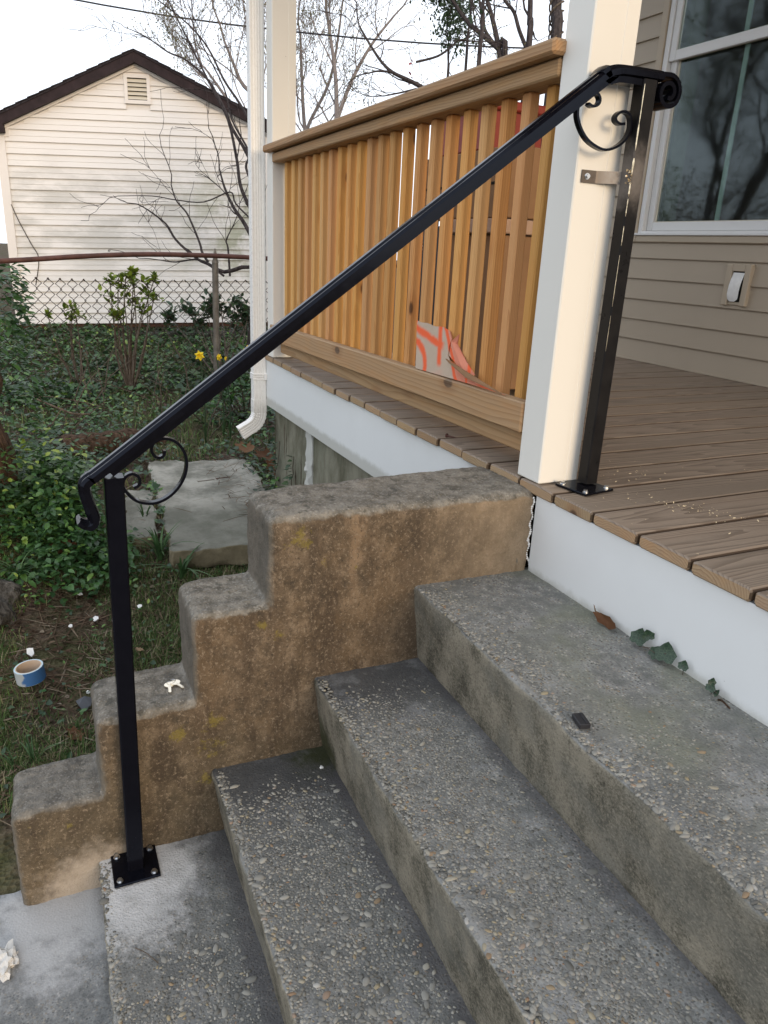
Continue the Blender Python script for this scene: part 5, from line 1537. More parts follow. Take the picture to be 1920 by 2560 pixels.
# ------------------------------------------------------------------ ground cover
def in_slab(x, y):
    return (-3.0 < x < -1.72 and -0.62 < y < -0.08) or (-2.6 < x < -1.9 and -0.92 < y < -0.66)
def fan_y(x):     # visible range of y at depth x
    return (-1.07-(1.37-x)*0.075-0.25, None)
def cover(N, xr, f):
    out = []
    for _ in range(N):
        x = random.uniform(*xr); y0 = fan_y(x)[0]; y1 = 0.0 if x > -2.45 else (0.9 if x > -5 else 1.6)
        y = random.uniform(y0, y1)
        w = f(x, y)
        if w <= 0 or random.random() > w: continue
        out.append((x, y))
    return out
def leafy(x, y):
    if in_slab(x, y) or x > -0.36 or (x > -2.5 and y > 0.02): return 0
    n = noise.noise(Vector((x*1.6, y*1.6, 9)))
    if x > -1.75:
        w = 0.03 + 0.25*max(0, n) + (0.5 if (y > -0.30) else 0)
        if y < -1.15 and x < -1.5: w = 0.2
        return w
    if x > -1.95 and y < -0.7: return 0.3
    return (0.62 + n*0.9) * (1.15 if y < -0.75 else 1.0) if x > -4.9 else 0.6+n*0.7
def heights(x):
    return 0
pts = cover(38000, (-8.0, -0.36), leafy)
pts = np.array(pts); n = len(pts)
hz = np.array([gz(x, y) for x, y in pts])
lift = RNG.random(n)**1.5*np.where(pts[:, 0] > -1.8, 0.035, 0.11)
mound = np.exp(-((pts[:, 0]+2.2)**2/0.22+(pts[:, 1]+1.03)**2/0.08))*RNG.random(n)*0.30
lift = lift+mound
sz = np.where(pts[:, 0] > -1.9, RNG.uniform(0.014, 0.026, n), np.where(pts[:, 0] > -4.6, RNG.uniform(0.022, 0.044, n), RNG.uniform(0.04, 0.075, n)))
half = RNG.random(n) < 0.62
for (mask, TV, mat, nm, lab, ct) in ((half, LV, 'vinca', 'ground_leaves', 'low glossy oval leaves covering the yard', 'ground cover'), (~half, IV, 'ivyleaf', 'ground_ivy', 'dark ivy leaves creeping over the yard', 'ivy')):
    k = int(mask.sum()); P_ = np.stack([pts[mask, 0], pts[mask, 1], hz[mask]+lift[mask]+0.008], 1)
    pn = np.array([noise.noise(Vector((a_*1.1, b_*1.4, 5.0))) for a_, b_ in P_[:, :2]])
    tn = np.clip(RNG.beta(2, 2.8, k) + lift[mask]*1.3 + pn*0.30, 0, 1)
    o = scatter(nm, TV, LF3, P_, rots(RNG.uniform(0, 6.28, k), RNG.uniform(-0.75, 0.25, k), RNG.uniform(-.5, .5, k)), sz[mask], M[mat], tn)
    tag(o, lab, ct)
# dense patch of larger leaves at the trunk foot
pl = []
for _ in range(5200):
    x = random.gauss(-2.08, 0.27); y = random.gauss(-1.03, 0.15)
    if y > -0.80 or in_slab(x, y): continue
    d = ((x+2.15)/0.52)**2+((y+1.03)/0.30)**2
    if d > 1.5 + random.random()*0.6: continue
    h_ = 0.24*math.exp(-d*0.9)*(1.0 if y > -1.16 else 0.35)
    pl.append((x, y, gz(x, y)+random.random()*h_+0.01))
pl = np.array(pl); k = len(pl)
o = scatter('leaf_mound', LV, LF3, pl, rots(RNG.uniform(-1.2, 1.2, k), RNG.uniform(-0.6, 0.7, k), RNG.uniform(-.5, .5, k)), RNG.uniform(0.028, 0.050, k), M['vinca'], np.clip(RNG.beta(2.2, 2.6, k), 0, 1))
tag(o, 'bushy mound of glossy green leaves at the foot of the left trunk', 'ground cover')

# grass
BV = [(-0.5, 0, 0), (0.5, 0, 0), (-0.38, 0.12, 0.45), (0.38, 0.12, 0.45), (0.0, 0.45, 0.95)]
BF = [(0, 1, 3), (0, 3, 2), (2, 3, 4)]
def grassy(x, y):
    if in_slab(x, y) or x > -0.36 or (x > -2.5 and y > 0.0): return 0
    n = noise.noise(Vector((x*2.3, y*2.3, 20))) + 0.5*noise.noise(Vector((x*7, y*7, 2)))
    if x > -1.9: return 0.55 + 1.1*n
    if x > -4.9: return 0.40 - 0.5*noise.noise(Vector((x*1.6, y*1.6, 9)))
    return 0.7
def do_grass(N, xr, nm, lab, wide, hmin, hmax):
    pts = np.array(cover(N, xr, grassy)); n = len(pts)
    hz = np.array([gz(x, y) for x, y in pts])
    S = np.stack([RNG.uniform(wide*.6, wide*1.3, n), RNG.uniform(hmin, hmax, n)*RNG.choice([0.4, 1.0, 1.8], n), RNG.uniform(hmin, hmax, n)], 1)
    o = scatter(nm, BV, BF, np.stack([pts[:, 0], pts[:, 1], hz-0.003], 1), rots(RNG.uniform(0, 6.28, n), np.zeros(n), RNG.uniform(-.9, .3, n)), S, M['grass'])
    return tag(o, lab, 'grass')
do_grass(75000, (-1.95, -0.36), 'lawn_grass', 'thin patchy lawn grass beside the steps', 0.0032, 0.020, 0.048)
do_grass(34000, (-9.5, -1.95), 'rough_grass', 'rough grass growing up to the shed', 0.008, 0.035, 0.10)
# litter
pts = np.array(cover(9000, (-3.6, -0.36), lambda x, y: 0 if (x > -2.5 and y > 0.02) or x > -0.36 or (in_slab(x, y)) else 0.75)); n = len(pts)
hz = np.array([gz(x, y) for x, y in pts])
o = scatter('leaf_litter', LV, LF3, np.stack([pts[:, 0], pts[:, 1], hz+0.004], 1), rots(RNG.uniform(0, 6.28, n), RNG.uniform(-.3, .3, n), RNG.uniform(-.6, .6, n)), RNG.uniform(0.010, 0.030, n), M['litter'], RNG.beta(1.6, 2.4, n))
tag(o, 'brown crumbled leaf litter on the bare soil', 'leaf litter')
pts = np.array(cover(6500, (-3.2, -0.36), lambda x, y: 0 if (x > -2.5 and y > 0.02) or x > -0.36 else (0.5 if in_slab(x, y) and y > -0.3 else (0.03 if in_slab(x, y) else 0.8)))); n = len(pts)
hz = np.array([(-0.683 if in_slab(x, y) else gz(x, y)) for x, y in pts])
TW = [(-1, -.02, 0), (1, -.015, 0.05), (1, .015, 0.05), (-1, .02, 0), (0, -.03, 0.06), (0, 0.03, 0.06)]
TWF = [(0, 4, 5), (0, 5, 3), (4, 1, 2), (4, 2, 5)]
o = scatter('fallen_twigs', TW, TWF, np.stack([pts[:, 0], pts[:, 1], hz+0.008], 1), rots(RNG.uniform(0, 6.28, n), RNG.uniform(-.15, .15, n), RNG.uniform(-.5, .5, n)), np.stack([RNG.uniform(0.015, 0.07, n), RNG.uniform(0.03, 0.09, n), RNG.uniform(0.02, 0.05, n)], 1), M['litter'], RNG.beta(2.5, 2, n))
tag(o, 'dry twigs and stalks strewn over the soil and the slab edge', 'twigs')
# leaf tufts in the picture
def tuft(label, u, v, nb, L, spread, w=0.006, z=None, mat='tuft', lean=None):
    p = ong(u, v); c = G0(p.x, p.y, 0.0); mb = MB(); rnd = random.Random(int(u*7+v))
    for i in range(nb):
        a = rnd.uniform(0, 2*PI) if lean is None else lean+rnd.uniform(-1.2, 1.2)
        l = L*rnd.uniform(.6, 1.1); sp = spread*rnd.uniform(.3, 1.2)
        d = Vector((math.cos(a), math.sin(a), 0)); s = Vector((-d.y, d.x, 0))
        vs = []; K = 7
        for j in range(K):
            t = j/(K-1); q = c + d*(sp*t*t*l*1.2+0.01) + Vector((0, 0, l*(t-0.45*sp*t*t*t)))
            ww = w*(1-t**2.5)*0.5+0.0003
            vs += [q-s*ww, q+Vector((0, 0, -ww*.4)), q+s*ww]
        fs = []
        for j in range(K-1): fs += [(j*3, j*3+1, j*3+4, j*3+3), (j*3+1, j*3+2, j*3+5, j*3+4)]
        mb.add(vs, fs, rnd.random())
    return loose('grass_tuft', label, 'grass tuft', mb, M[mat], c)
tuft('broad-bladed green tuft right of the handrail post', 400, 1400, 22, 0.20, 0.9, 0.012)
tuft('arching green tuft in front of the broken slab edge', 455, 1445, 14, 0.17, 1.2, 0.011)
tuft('spiky grass tuft by the lowest wall block', 85, 1915, 7, 0.11, 0.7, 0.005)
tuft('second thin grass tuft left of the lowest wall block', 40, 1925, 5, 0.09, 0.9, 0.004)
tuft('arching grass tuft growing over the rotten stump', 45, 1440, 20, 0.14, 1.3, 0.006)
tuft('grass tuft between the handrail scroll and the slab', 362, 1300, 10, 0.12, 0.7, 0.007, mat='tuft')

# ------------------------------------------------------------------ fence
fence = thing('chain_link_fence', 'rusty chain link fence with a bowed brown top pipe', 'fence', (-4.95, 0, -0.65))
FX = -4.95
rp = [(-3.2, 0.20), (-2.2, 0.275), (-1.305, 0.331), (-0.75, 0.385), (-0.28, 0.418), (0.2, 0.428), (0.6, 0.425), (1.4, 0.41), (2.6, 0.41)]
MB().tube(smooth_path([Vector((FX+0.03, y, z)) for y, z in rp], 4), 0.0185, 12).build('top_pipe', M['rust'], fence, (FX, 0, 0.4), smooth=True)
def fpost(y):
    pz = gz(FX, y)
    p_ = MB().tube([Vector((FX, y, pz-0.1)), Vector((FX+0.01, y+0.012, 0.385))], 0.026, 12).build('post', M['galv'], fence, (FX, y, 0), smooth=True)
    MB().tube([Vector((FX+0.012, y+0.012, 0.380)), Vector((FX+0.016, y+0.012, 0.40)), Vector((FX+0.02, y+0.012, 0.455)), Vector((FX+0.02, y+0.012, 0.485))], [0.030, 0.020, 0.012, 0.004], 10).build('post_cap', M['galv'], fence, (FX, y, 0.4), smooth=True)
fpost(0.235); fpost(-2.75)
mb = MB(); dw = 0.083; dh = 0.080; nz_ = 22
for i in range(-32, 20):
    y0 = i*dw; top = 0.235 + 0.015*math.sin(y0*2.1)
    pts_ = []
    for k in range(nz_+1):
        z = top - k*dh/2
        yy = y0 + (0.0 if k % 2 == 0 else dw/2*(1.0 if i % 2 == 0 else 1.0))
        bow = 0.02*math.sin(z*3+y0)
        pts_.append(Vector((FX-0.03+bow+(0.004 if k % 2 else -0.004), yy+0.006*math.sin(z*7+y0*3), z)))
    mb.tube(pts_, 0.0034, 4, False)
    pts2 = [Vector((p.x+0.003, 2*y0-p.y+0.0, p.z)) for p in pts_]
    mb.tube(pts2, 0.0034, 4, False)
    mb.tube([pts_[0], pts_[0]+Vector((0, 0.012, -0.016))], 0.005, 4)
cl = mb.build('chain_link', M['wire'], fence, (0, 0, 0)); cl['kind'] = 'stuff'

# ------------------------------------------------------------------ shed
SO = Vector((-7.938, -0.241, -0.42)); SU = Vector((0.2015, 0.9795, 0)); SN = Vector((0.9795, -0.2015, 0))
TILT = 0.035
def sh_pt(s, z, d=0.0):
    """s along the wall, z height above world 0, d towards the viewer"""
    return SO + SU*s + Vector((0, 0, z-SO.z + s*TILT)) + SN*d
shed = thing('garden_shed', 'cream vinyl sided shed with a black gable roof behind the fence', 'shed', tuple(SO))
S0, S1x, SA = -1.09, 1.75, 0.33
def sprism(poly, d0, d1, name, mat, parent=shed, origin=None):
    a = [sh_pt(s, z, d0) for s, z in poly]; b = [sh_pt(s, z, d1) for s, z in poly]; n = len(poly)
    mb = MB().add(a+b, [tuple(range(n))[::-1], tuple(range(n, 2*n))]+[(j, (j+1) % n, n+(j+1) % n, n+j) for j in range(n)])
    return mb.build(name, mat, parent, origin or tuple(SO))
def roofz(s): return 2.235 - (0.47 if s < SA else 0.44)*abs(s-SA) - s*TILT*0.0
zb = -0.40
z = zb; k = 0; PS = 0.1165
while z < 2.2:
    # lap courses, split at the vent, clipped by the gable
    def lim_s(zz):
        if zz < roofz(S0): return S0, S1x
        return SA-(2.235-zz)/0.47, SA+(2.235-zz)/0.44
    a0, b0 = lim_s(z); a1, b1 = lim_s(min(z+PS, 2.233))
    a0 = max(a0, S0); b0 = min(b0, S1x); a1 = max(a1, S0); b1 = min(b1, S1x)
    z1 = min(z+PS, 2.233)
    segs = [(a0, b0, a1, b1)]
    if z1 > 1.875 and z < 2.14: segs = [(a0, 0.215, a1, 0.215), (0.46, b0, 0.46, b1)]
    for (p0, q0, p1, q1) in segs:
        if q0-p0 < 0.01: continue
        prof = [(p0, q0, z, 0.014), (p0, q0, z+0.004, 0.0165), (p1, q1, z+PS*0.46, 0.0075), (p1, q1, z+PS*0.49, 0.0105), (p1, q1, z1, 0.0)]
        vs = []
        for (a, b, zz, dd) in prof: vs += [sh_pt(a, zz, dd), sh_pt(b, zz, dd)]
        vs += [sh_pt(prof[0][0], z, 0.0), sh_pt(prof[0][1], z, 0.0)]
        fs = [(2*j, 2*j+1, 2*j+3, 2*j+2) for j in range(4)] + [(10, 11, 1, 0)]
        MB().add(vs, fs).build('siding_board', M['shed'], shed, tuple(sh_pt((p0+q0)/2, z)))
    z += PS; k += 1
sprism([(S0, zb), (S1x, zb), (S1x, roofz(S1x)-0.01), (SA, 2.23), (S0, roofz(S0)-0.01)], -0.06, -0.001, 'gable_wall', M['shedtrim'])
sprism([(S0-0.005, zb), (S0+0.0, zb), (S0, 1.60), (S0-0.005, 1.60)], -3.0, -0.061, 'side_wall', M['shed'])
sprism([(S0-0.012, zb), (S0+0.075, zb), (S0+0.075, 1.60), (S0-0.012, 1.56)], 0.0165, 0.030, 'corner_trim', M['shedtrim'])
sprism([(S1x-0.075, zb), (S1x+0.012, zb), (S1x+0.012, 1.56), (S1x-0.075, 1.60)], 0.0165, 0.030, 'corner_trim', M['shedtrim'])
# rake trims and roof
def rake(s0, z0, s1, z1, w, d0, d1, name, mat):
    sprism([(s0, z0-w), (s1, z1-w), (s1, z1), (s0, z0)], d0, d1, name, mat)
eL = -1.30; eR = 2.0
zl = 2.235-0.47*(SA-eL); zr = 2.235-0.44*(eR-SA)
rake(-1.08, 2.235-0.47*(SA+1.08)+0.012, SA, 2.247, 0.035, 0.017, 0.034, 'rake_trim', M['shedtrim'])
rake(SA, 2.247, 1.8, 2.235-0.44*(1.8-SA)+0.012, 0.035, 0.017, 0.034, 'rake_trim', M['shedtrim'])
rake(eL, zl+0.10, SA, 2.335, 0.095, 0.02, 0.11, 'rake_board', M['roofedge'])
rake(SA+.0005, 2.335, eR, zr+0.10, 0.095, 0.02, 0.11, 'rake_board', M['roofedge'])
sprism([(-1.32, 1.535), (-1.0, 1.535), (-1.0, 1.72), (-1.32, 1.60)], 0.0195, 0.109, 'eave_return', M['roofedge'])
sprism([(-1.13, 1.505), (-0.97, 1.505), (-0.97, 1.60), (-1.13, 1.60)], 0.0, 0.02, 'eave_trim', M['shedtrim'])
sprism([(eL-0.02, zl+0.088), (SA, 2.337), (SA, 2.355), (eL-0.02, zl+0.106)], -3.0, 0.12, 'roof', M['shingle'])
sprism([(SA+.0005, 2.337), (eR+0.02, zr+0.088), (eR+0.02, zr+0.106), (SA+.0005, 2.355)], -3.0, 0.12, 'roof', M['shingle'])
for i in range(14):
    t0 = i/14; t1 = (i+1)/14+0.01
    for (sa, za, sb, zb_) in ((eL-0.03, zl+0.108, SA, 2.356), (eR+0.03, zr+0.108, SA, 2.356)):
        s_0 = sa+(sb-sa)*t0; z_0 = za+(zb_-za)*t0; s_1 = sa+(sb-sa)*min(t1, 1); z_1 = za+(zb_-za)*min(t1, 1)
        poly = [(s_0, z_0+0.012), (s_1, z_1+0.003), (s_1, z_1-0.001), (s_0, z_0-0.001)]
        if sa > SA: poly = poly[::-1]
        sprism(poly, -0.6, 0.128+random.uniform(-.006, .006), 'shingle_course', M['shingle'])
sprism([(S0, zb-0.045), (S1x, zb-0.045), (S1x, zb-0.001), (S0, zb-0.001)], -0.1, 0.0, 'skid', M['skid'])
sprism([(S0+0.1, zb-0.12), (S0+0.25, zb-0.12), (S0+0.25, zb-0.046), (S0+0.1, zb-0.046)], -0.15, -0.01, 'support_block', M['barkgrey'])
sprism([(0.0, zb-0.12), (0.15, zb-0.12), (0.15, zb-0.046), (0.0, zb-0.046)], -0.15, -0.01, 'support_block', M['barkgrey'])
sprism([(-0.9, zb-0.20), (1.75, zb-0.20), (1.75, zb-0.09), (-0.9, zb-0.11)], -0.02, 0.16, 'ground_beam', M['barkgrey'])
# gable vent
vx0, vx1, vz0, vz1 = 0.205, 0.47, 1.868, 2.147
vt = sprism([(vx0+.03, vz0+.03), (vx1-.03, vz0+.03), (vx1-.03, vz1-.03), (vx0+.03, vz1-.03)], -0.0005, 0.004, 'gable_vent', M['dark'])
for (pl_, nm) in (([(vx0, vz0), (vx0+.035, vz0), (vx0+.035, vz1), (vx0, vz1)], 'vent_frame'), ([(vx1-.035, vz0), (vx1, vz0), (vx1, vz1), (vx1-.035, vz1)], 'vent_frame'), ([(vx0+.0352, vz0), (vx1-.0352, vz0), (vx1-.0352, vz0+.035), (vx0+.0352, vz0+.035)], 'vent_frame'), ([(vx0+.0352, vz1-.035), (vx1-.0352, vz1-.035), (vx1-.0352, vz1), (vx0+.0352, vz1)], 'vent_frame')):
    sprism(pl_, 0.0, 0.03, nm, M['shedtrim'], vt)
for i in range(5):
    z_ = vz0+0.045+i*0.040
    a = [sh_pt(vx0+.036, z_, 0.026), sh_pt(vx1-.036, z_, 0.026), sh_pt(vx1-.036, z_+0.030, 0.006), sh_pt(vx0+.036, z_+0.030, 0.006)]
    b = [p+Vector((0, 0, -0.004)) for p in a]
    MB().add(a+b, [(0, 1, 2, 3), (7, 6, 5, 4), (0, 4, 5, 1), (2, 6, 7, 3)]).build('vent_slat', M['sashcream'], vt, tuple(a[0]))

# ------------------------------------------------------------------ branches
def grow(mb, p, d, L, r, depth, rnd, tips, nseg=5, wob=0.18, up=0.03, split=(2, 3), n=5, rmin=0.004, shrink=0.72, spread=0.55):
    pts = [p.copy()]; rad = [r]; q = p.copy(); dd = d.normalized()
    for i in range(nseg):
        dd = (dd + Vector((rnd.gauss(0, wob), rnd.gauss(0, wob), rnd.gauss(0, wob)+up))).normalized()
        q = q + dd*(L/nseg); pts.append(q.copy()); rad.append(max(rmin*.7, r*(1-0.45*(i+1)/nseg)))
    mb.tube(pts, rad, n if depth > 1 else (4 if depth == 1 else 3), False)
    if depth <= 0: tips.append((q, dd)); tips.append((pts[nseg//2], dd)); tips.append((pts[nseg-1], dd)); return
    for k in range(rnd.randint(*split)):
        i = rnd.randint(max(1, nseg-3), nseg) if k else nseg
        ax = Vector((rnd.gauss(0, 1), rnd.gauss(0, 1), rnd.gauss(0, .7))).normalized()
        nd = (dd + ax*spread*rnd.uniform(.6, 1.3)).normalized()
        grow(mb, pts[i], nd, L*shrink*rnd.uniform(.75, 1.15), max(rmin, rad[i]*0.62), depth-1, rnd, tips, nseg, wob, up, split, n, rmin, shrink, spread)
    if depth >= 2:
        for k in range(2):
            i = rnd.randint(1, nseg-1); ax = Vector((rnd.gauss(0, 1), rnd.gauss(0, 1), rnd.gauss(0.3, .6))).normalized()
            grow(mb, pts[i], (dd+ax*0.8).normalized(), L*shrink*0.7, max(rmin, rad[i]*0.4), depth-2, rnd, tips, nseg, wob, up, split, n, rmin, shrink, spread)
def budding(tips, size, per, mat, rnd_seed, spread=0.10):
    rr = np.random.default_rng(rnd_seed)
    P_ = np.repeat(np.array([tuple(t[0]) for t in tips]), per, 0); n = len(P_)
    P_ = P_ + rr.normal(0, spread, (n, 3))
    return P_, rots(rr.uniform(0, 6.28, n), rr.uniform(-1.4, 1.4, n), rr.uniform(-1, 1, n)), rr.uniform(size*.5, size*1.2, n), rr.random(n)
def tree(label, base, stems, mat, budmat=None, bud=0.03, per=3, seed=1, depth=4, cat='tree', group=None, spread=0.09, rmin=0.004, name='bare_tree', **kw):
    t = thing(name, label, cat, tuple(base), group)
    rnd = random.Random(seed); tips = []
    tr = MB(); cr_ = MB()
    for (path_, r0, r1, d, L) in stems:
        pp = smooth_path(path_, 4); m_ = len(pp)
        tr.tube(pp, [r0+(r1-r0)*i/(m_-1) for i in range(m_)], 7)
        for f in (0.45, 0.6, 0.75, 0.88, 1.0):
            i = int(f*(m_-1)); dd = (pp[min(i+1, m_-1)]-pp[max(i-1, 0)]).normalized()
            ax = Vector((rnd.gauss(0, 1), rnd.gauss(0, 1), rnd.gauss(0.3, .5))).normalized()
            grow(cr_, pp[i], (dd + ax*(0.0 if f == 1.0 else 0.75)).normalized(), L*(1.0 if f == 1.0 else 0.8), (r0+(r1-r0)*f)*(0.95 if f == 1 else .42), depth-(0 if f > .7 else 1), rnd, tips, rmin=rmin, **kw)
    tr.build('trunk', mat, t, tuple(base), smooth=True)
    cr_.build('branches', mat, t, tuple(base))['kind'] = 'stuff'
    if budmat is not None and tips:
        P_, R_, S_, T_ = budding(tips, bud, per, budmat, seed, spread)
        o = scatter('buds', LV, LF3, P_, R_, S_, budmat, T_, None, 'stuff'); o.parent = t; o.location = -Vector(base)
    return t
def gp(p): return Vector((p.x, p.y, gz(p.x, p.y)-0.05))
# budding multi-stem trees beyond the railing
d = 17.0
b = at(800, 420, d); bb = Vector((b.x, b.y, -0.55))
tree('pale budding tree with thin upright stems, right next to the far post', bb, [([bb, at(775, 420, d), at(760, 300, d), at(752, 130, d)], 0.07, 0.03, 0, 1.6), ([bb, at(780, 400, d), at(765, 330, d), at(825, 200, d), at(850, 60, d)], 0.06, 0.025, 0, 1.6)],
     M['farbranch'], M['bud'], 0.045, 3, 3, 4, up=0.10, spread=0.10, rmin=0.006)
d = 16.0
b = at(850, 420, d); bb = Vector((b.x, b.y, -0.55))
tree('pale budding tree with forked stems left of the red leaves', bb, [([bb, at(845, 420, d), at(842, 300, d), at(838, 180, d), at(815, 20, d)], 0.08, 0.03, 0, 1.6), ([at(842, 300, d), at(880, 200, d), at(930, 110, d), at(985, 40, d)], 0.05, 0.02, 0, 1.4)],
     M['farbranch'], M['bud'], 0.045, 3, 5, 4, up=0.09, spread=0.10, rmin=0.006)
# budding tree behind the shed roof
d = 14.0
b = at(650, 420, d); bb = Vector((b.x, b.y, -0.5))
tree('budding tree rising behind the right slope of the shed roof', bb, [([bb, at(640, 300, d), at(600, 200, d), at(560, 100, d)], 0.06, 0.02, 0, 1.3), ([bb, at(650, 280, d), at(640, 150, d), at(620, 20, d)], 0.06, 0.02, 0, 1.3), ([bb, at(630, 330, d), at(570, 250, d), at(520, 180, d)], 0.05, 0.02, 0, 1.0)],
     M['farbranch'], M['bud'], 0.040, 3, 8, 4, up=0.08, spread=0.09, rmin=0.005)
# dark bare trees right
d = 9.0
def TP(L, d): return [at(u, v, d) for u, v in L]
bb = at(1262, 160, d); bb = Vector((bb.x+0.05, bb.y+0.05, -0.4))
tree('dark bare tree forking above the porch railing', bb, [([bb]+TP([(1262, 165), (1243, 120), (1215, 95), (1170, 55), (1130, 0), (1100, -60)], d), 0.042, 0.018, 0, .8), (TP([(1252, 150), (1243, 100), (1232, 50), (1218, 0), (1200, -70)], d), 0.036, 0.02, 0, .8), (TP([(1240, 115), (1215, 80), (1208, 50), (1200, 10), (1190, -60)], d), 0.022, 0.014, 0, .6)],
     M['branch'], M['evergreen'], 0.022, 1, 12, 2, rmin=0.004)
bb = at(1320, 150, d); bb = Vector((bb.x, bb.y, -0.4))
tree('slender dark tree with a forked trunk next to the vine-wrapped one', bb, [([bb]+TP([(1321, 130), (1324, 60), (1326, 0), (1326, -90)], d), 0.042, 0.028, 0, .8), (TP([(1318, 125), (1298, 75), (1285, 30), (1262, 0), (1240, -50)], d), 0.026, 0.018, 0, .6)],
     M['branch'], None, 0.03, 1, 13, 2, rmin=0.004)
d = 10.5
bb = at(1388, 120, d); bb = Vector((bb.x, bb.y, -0.4))
vt_ = tree('dark trunk wrapped in pale twisting vines beside the near post', bb, [([bb]+TP([(1388, 120), (1390, 50), (1392, 0), (1394, -90)], d), 0.085, 0.07, 0, 1.0)], M['branch'], None, 0.03, 1, 14, 2, rmin=0.004)
mb = MB(); c0_ = at(1389, 130, d)
for ph in (0, 2.2, 4.1):
    mb.tube([c0_ + (at(1394, -90, d)-c0_)*(i/40) + (RX*math.cos(i*.45+ph)+FW*math.sin(i*.45+ph))*0.10 for i in range(41)], 0.013, 5)
mb.build('vine', M['twig'], vt_, tuple(c0_))
d = 8.0
bb = at(1200, 180, d); bb = Vector((bb.x, bb.y, -0.4))
tree('thin straight sapling with a few broad leaves', bb, [([bb]+TP([(1196, 175), (1203, 100), (1206, 40), (1210, -40)], d), 0.028, 0.016, 0, .5)], M['branch'], M['evergreen'], 0.10, 1, 15, 1, rmin=0.004)
bb = at(1160, 190, 9.5); bb = Vector((bb.x, bb.y, -0.4))
tree('thin twiggy evergreen sapling above the railing', bb, [([bb]+TP([(1163, 190), (1168, 100), (1175, 50), (1180, -30)], 9.5), 0.022, 0.010, 0, .7)], M['branch'], M['evergreen'], 0.05, 3, 16, 3, rmin=0.004)
d = 8.5
bb = at(1090, 235, d); bb = Vector((bb.x, bb.y, -0.4))
tree('dark branching tree with dark red leaves leaning left above the railing', bb, [([bb]+TP([(1150, 340), (1100, 260), (1060, 222), (1020, 200), (980, 180), (950, 150), (918, 100), (898, 65)], d), 0.035, 0.010, 0, .5), (TP([(978, 180), (945, 178), (925, 182)], d), 0.014, 0.008, 0, .35), (TP([(1040, 155), (1095, 140), (1130, 115), (1146, 100), (1170, 102)], d), 0.014, 0.009, 0, .4), (TP([(1042, 222), (1000, 232), (960, 240)], d), 0.012, 0.007, 0, .35)],
     M['branch'], M['bud'], 0.025, 2, 17, 2, rmin=0.0035)
P_, R_, S_, T_ = budding([(at(1029, 183, 8.5), None)]*1, 0.07, 8, None, 77, 0.05)
o = scatter('red_leaves', LV, LF3, P_, R_, S_, M['redleaf'], T_, None, 'stuff'); tt17 = [t_ for t_ in bpy.data.objects if t_.get('label', '').startswith('dark branching tree')][0]; o.parent = tt17; o.location = -tt17.location
bb = at(1115, 205, 11); bb = Vector((bb.x, bb.y, -0.4))
tree('small leafy evergreen peeking over the railing cap', bb, [([bb]+TP([(1118, 215), (1120, 180), (1122, 120)], 11), 0.025, 0.012, 0, .6)], M['branch'], M['evergreen'], 0.06, 8, 18, 3, rmin=0.004)
# bare shrub in front of the shed, right
d = 6.9
sb = at(650, 800, d); sb = Vector((sb.x, sb.y, gz(sb.x, sb.y)))
def shr(L, r0, r1, dd=d): return (TP(L, dd), r0, r1, 0, .45)
tree('tangled bare shrub reaching over the right side of the shed', sb,
     [([sb]+TP([(650, 700), (640, 620), (612, 560), (585, 520), (562, 470), (548, 420)], d), 0.030, 0.007, 0, .35),
      shr([(650, 560), (620, 510), (600, 460), (592, 400), (570, 300), (530, 220), (480, 120), (430, 20)], 0.020, 0.006),
      shr([(640, 430), (610, 370), (580, 320), (560, 270), (520, 200), (465, 150), (420, 130), (370, 95), (330, 75)], 0.018, 0.004),
      shr([(640, 330), (600, 260), (560, 200), (520, 120), (470, 60), (395, 0)], 0.014, 0.005),
      shr([(640, 480), (615, 420), (622, 380), (580, 300), (560, 220), (505, 110), (470, 30)], 0.013, 0.004)],
     M['branch'], None, 0.02, 1, 21, 2, 'shrub', rmin=0.0028, name='bare_shrub')
d = 6.3
sb = at(600, 850, d); sb = Vector((sb.x, sb.y, gz(sb.x, sb.y)))
tree('low bare bush sending forked branches left across the shed wall', sb,
     [([sb]+TP([(640, 690), (560, 680), (520, 660), (490, 645), (440, 600), (415, 560), (370, 525)], d), 0.020, 0.006, 0, .25),
      shr([(520, 655), (505, 630), (500, 610), (480, 560), (465, 530), (440, 500), (428, 462)], 0.012, 0.005, d),
      shr([(560, 690), (500, 650), (440, 655), (400, 650)], 0.010, 0.004, d), shr([(640, 560), (590, 510), (575, 480), (510, 505), (440, 500), (380, 490), (295, 490)], 0.008, 0.003, d),
      shr([(575, 690), (570, 620), (566, 600), (585, 560)], 0.010, 0.004, d)],
     M['branch'], None, 0.02, 1, 23, 1, 'shrub', rmin=0.0026, name='bare_shrub')

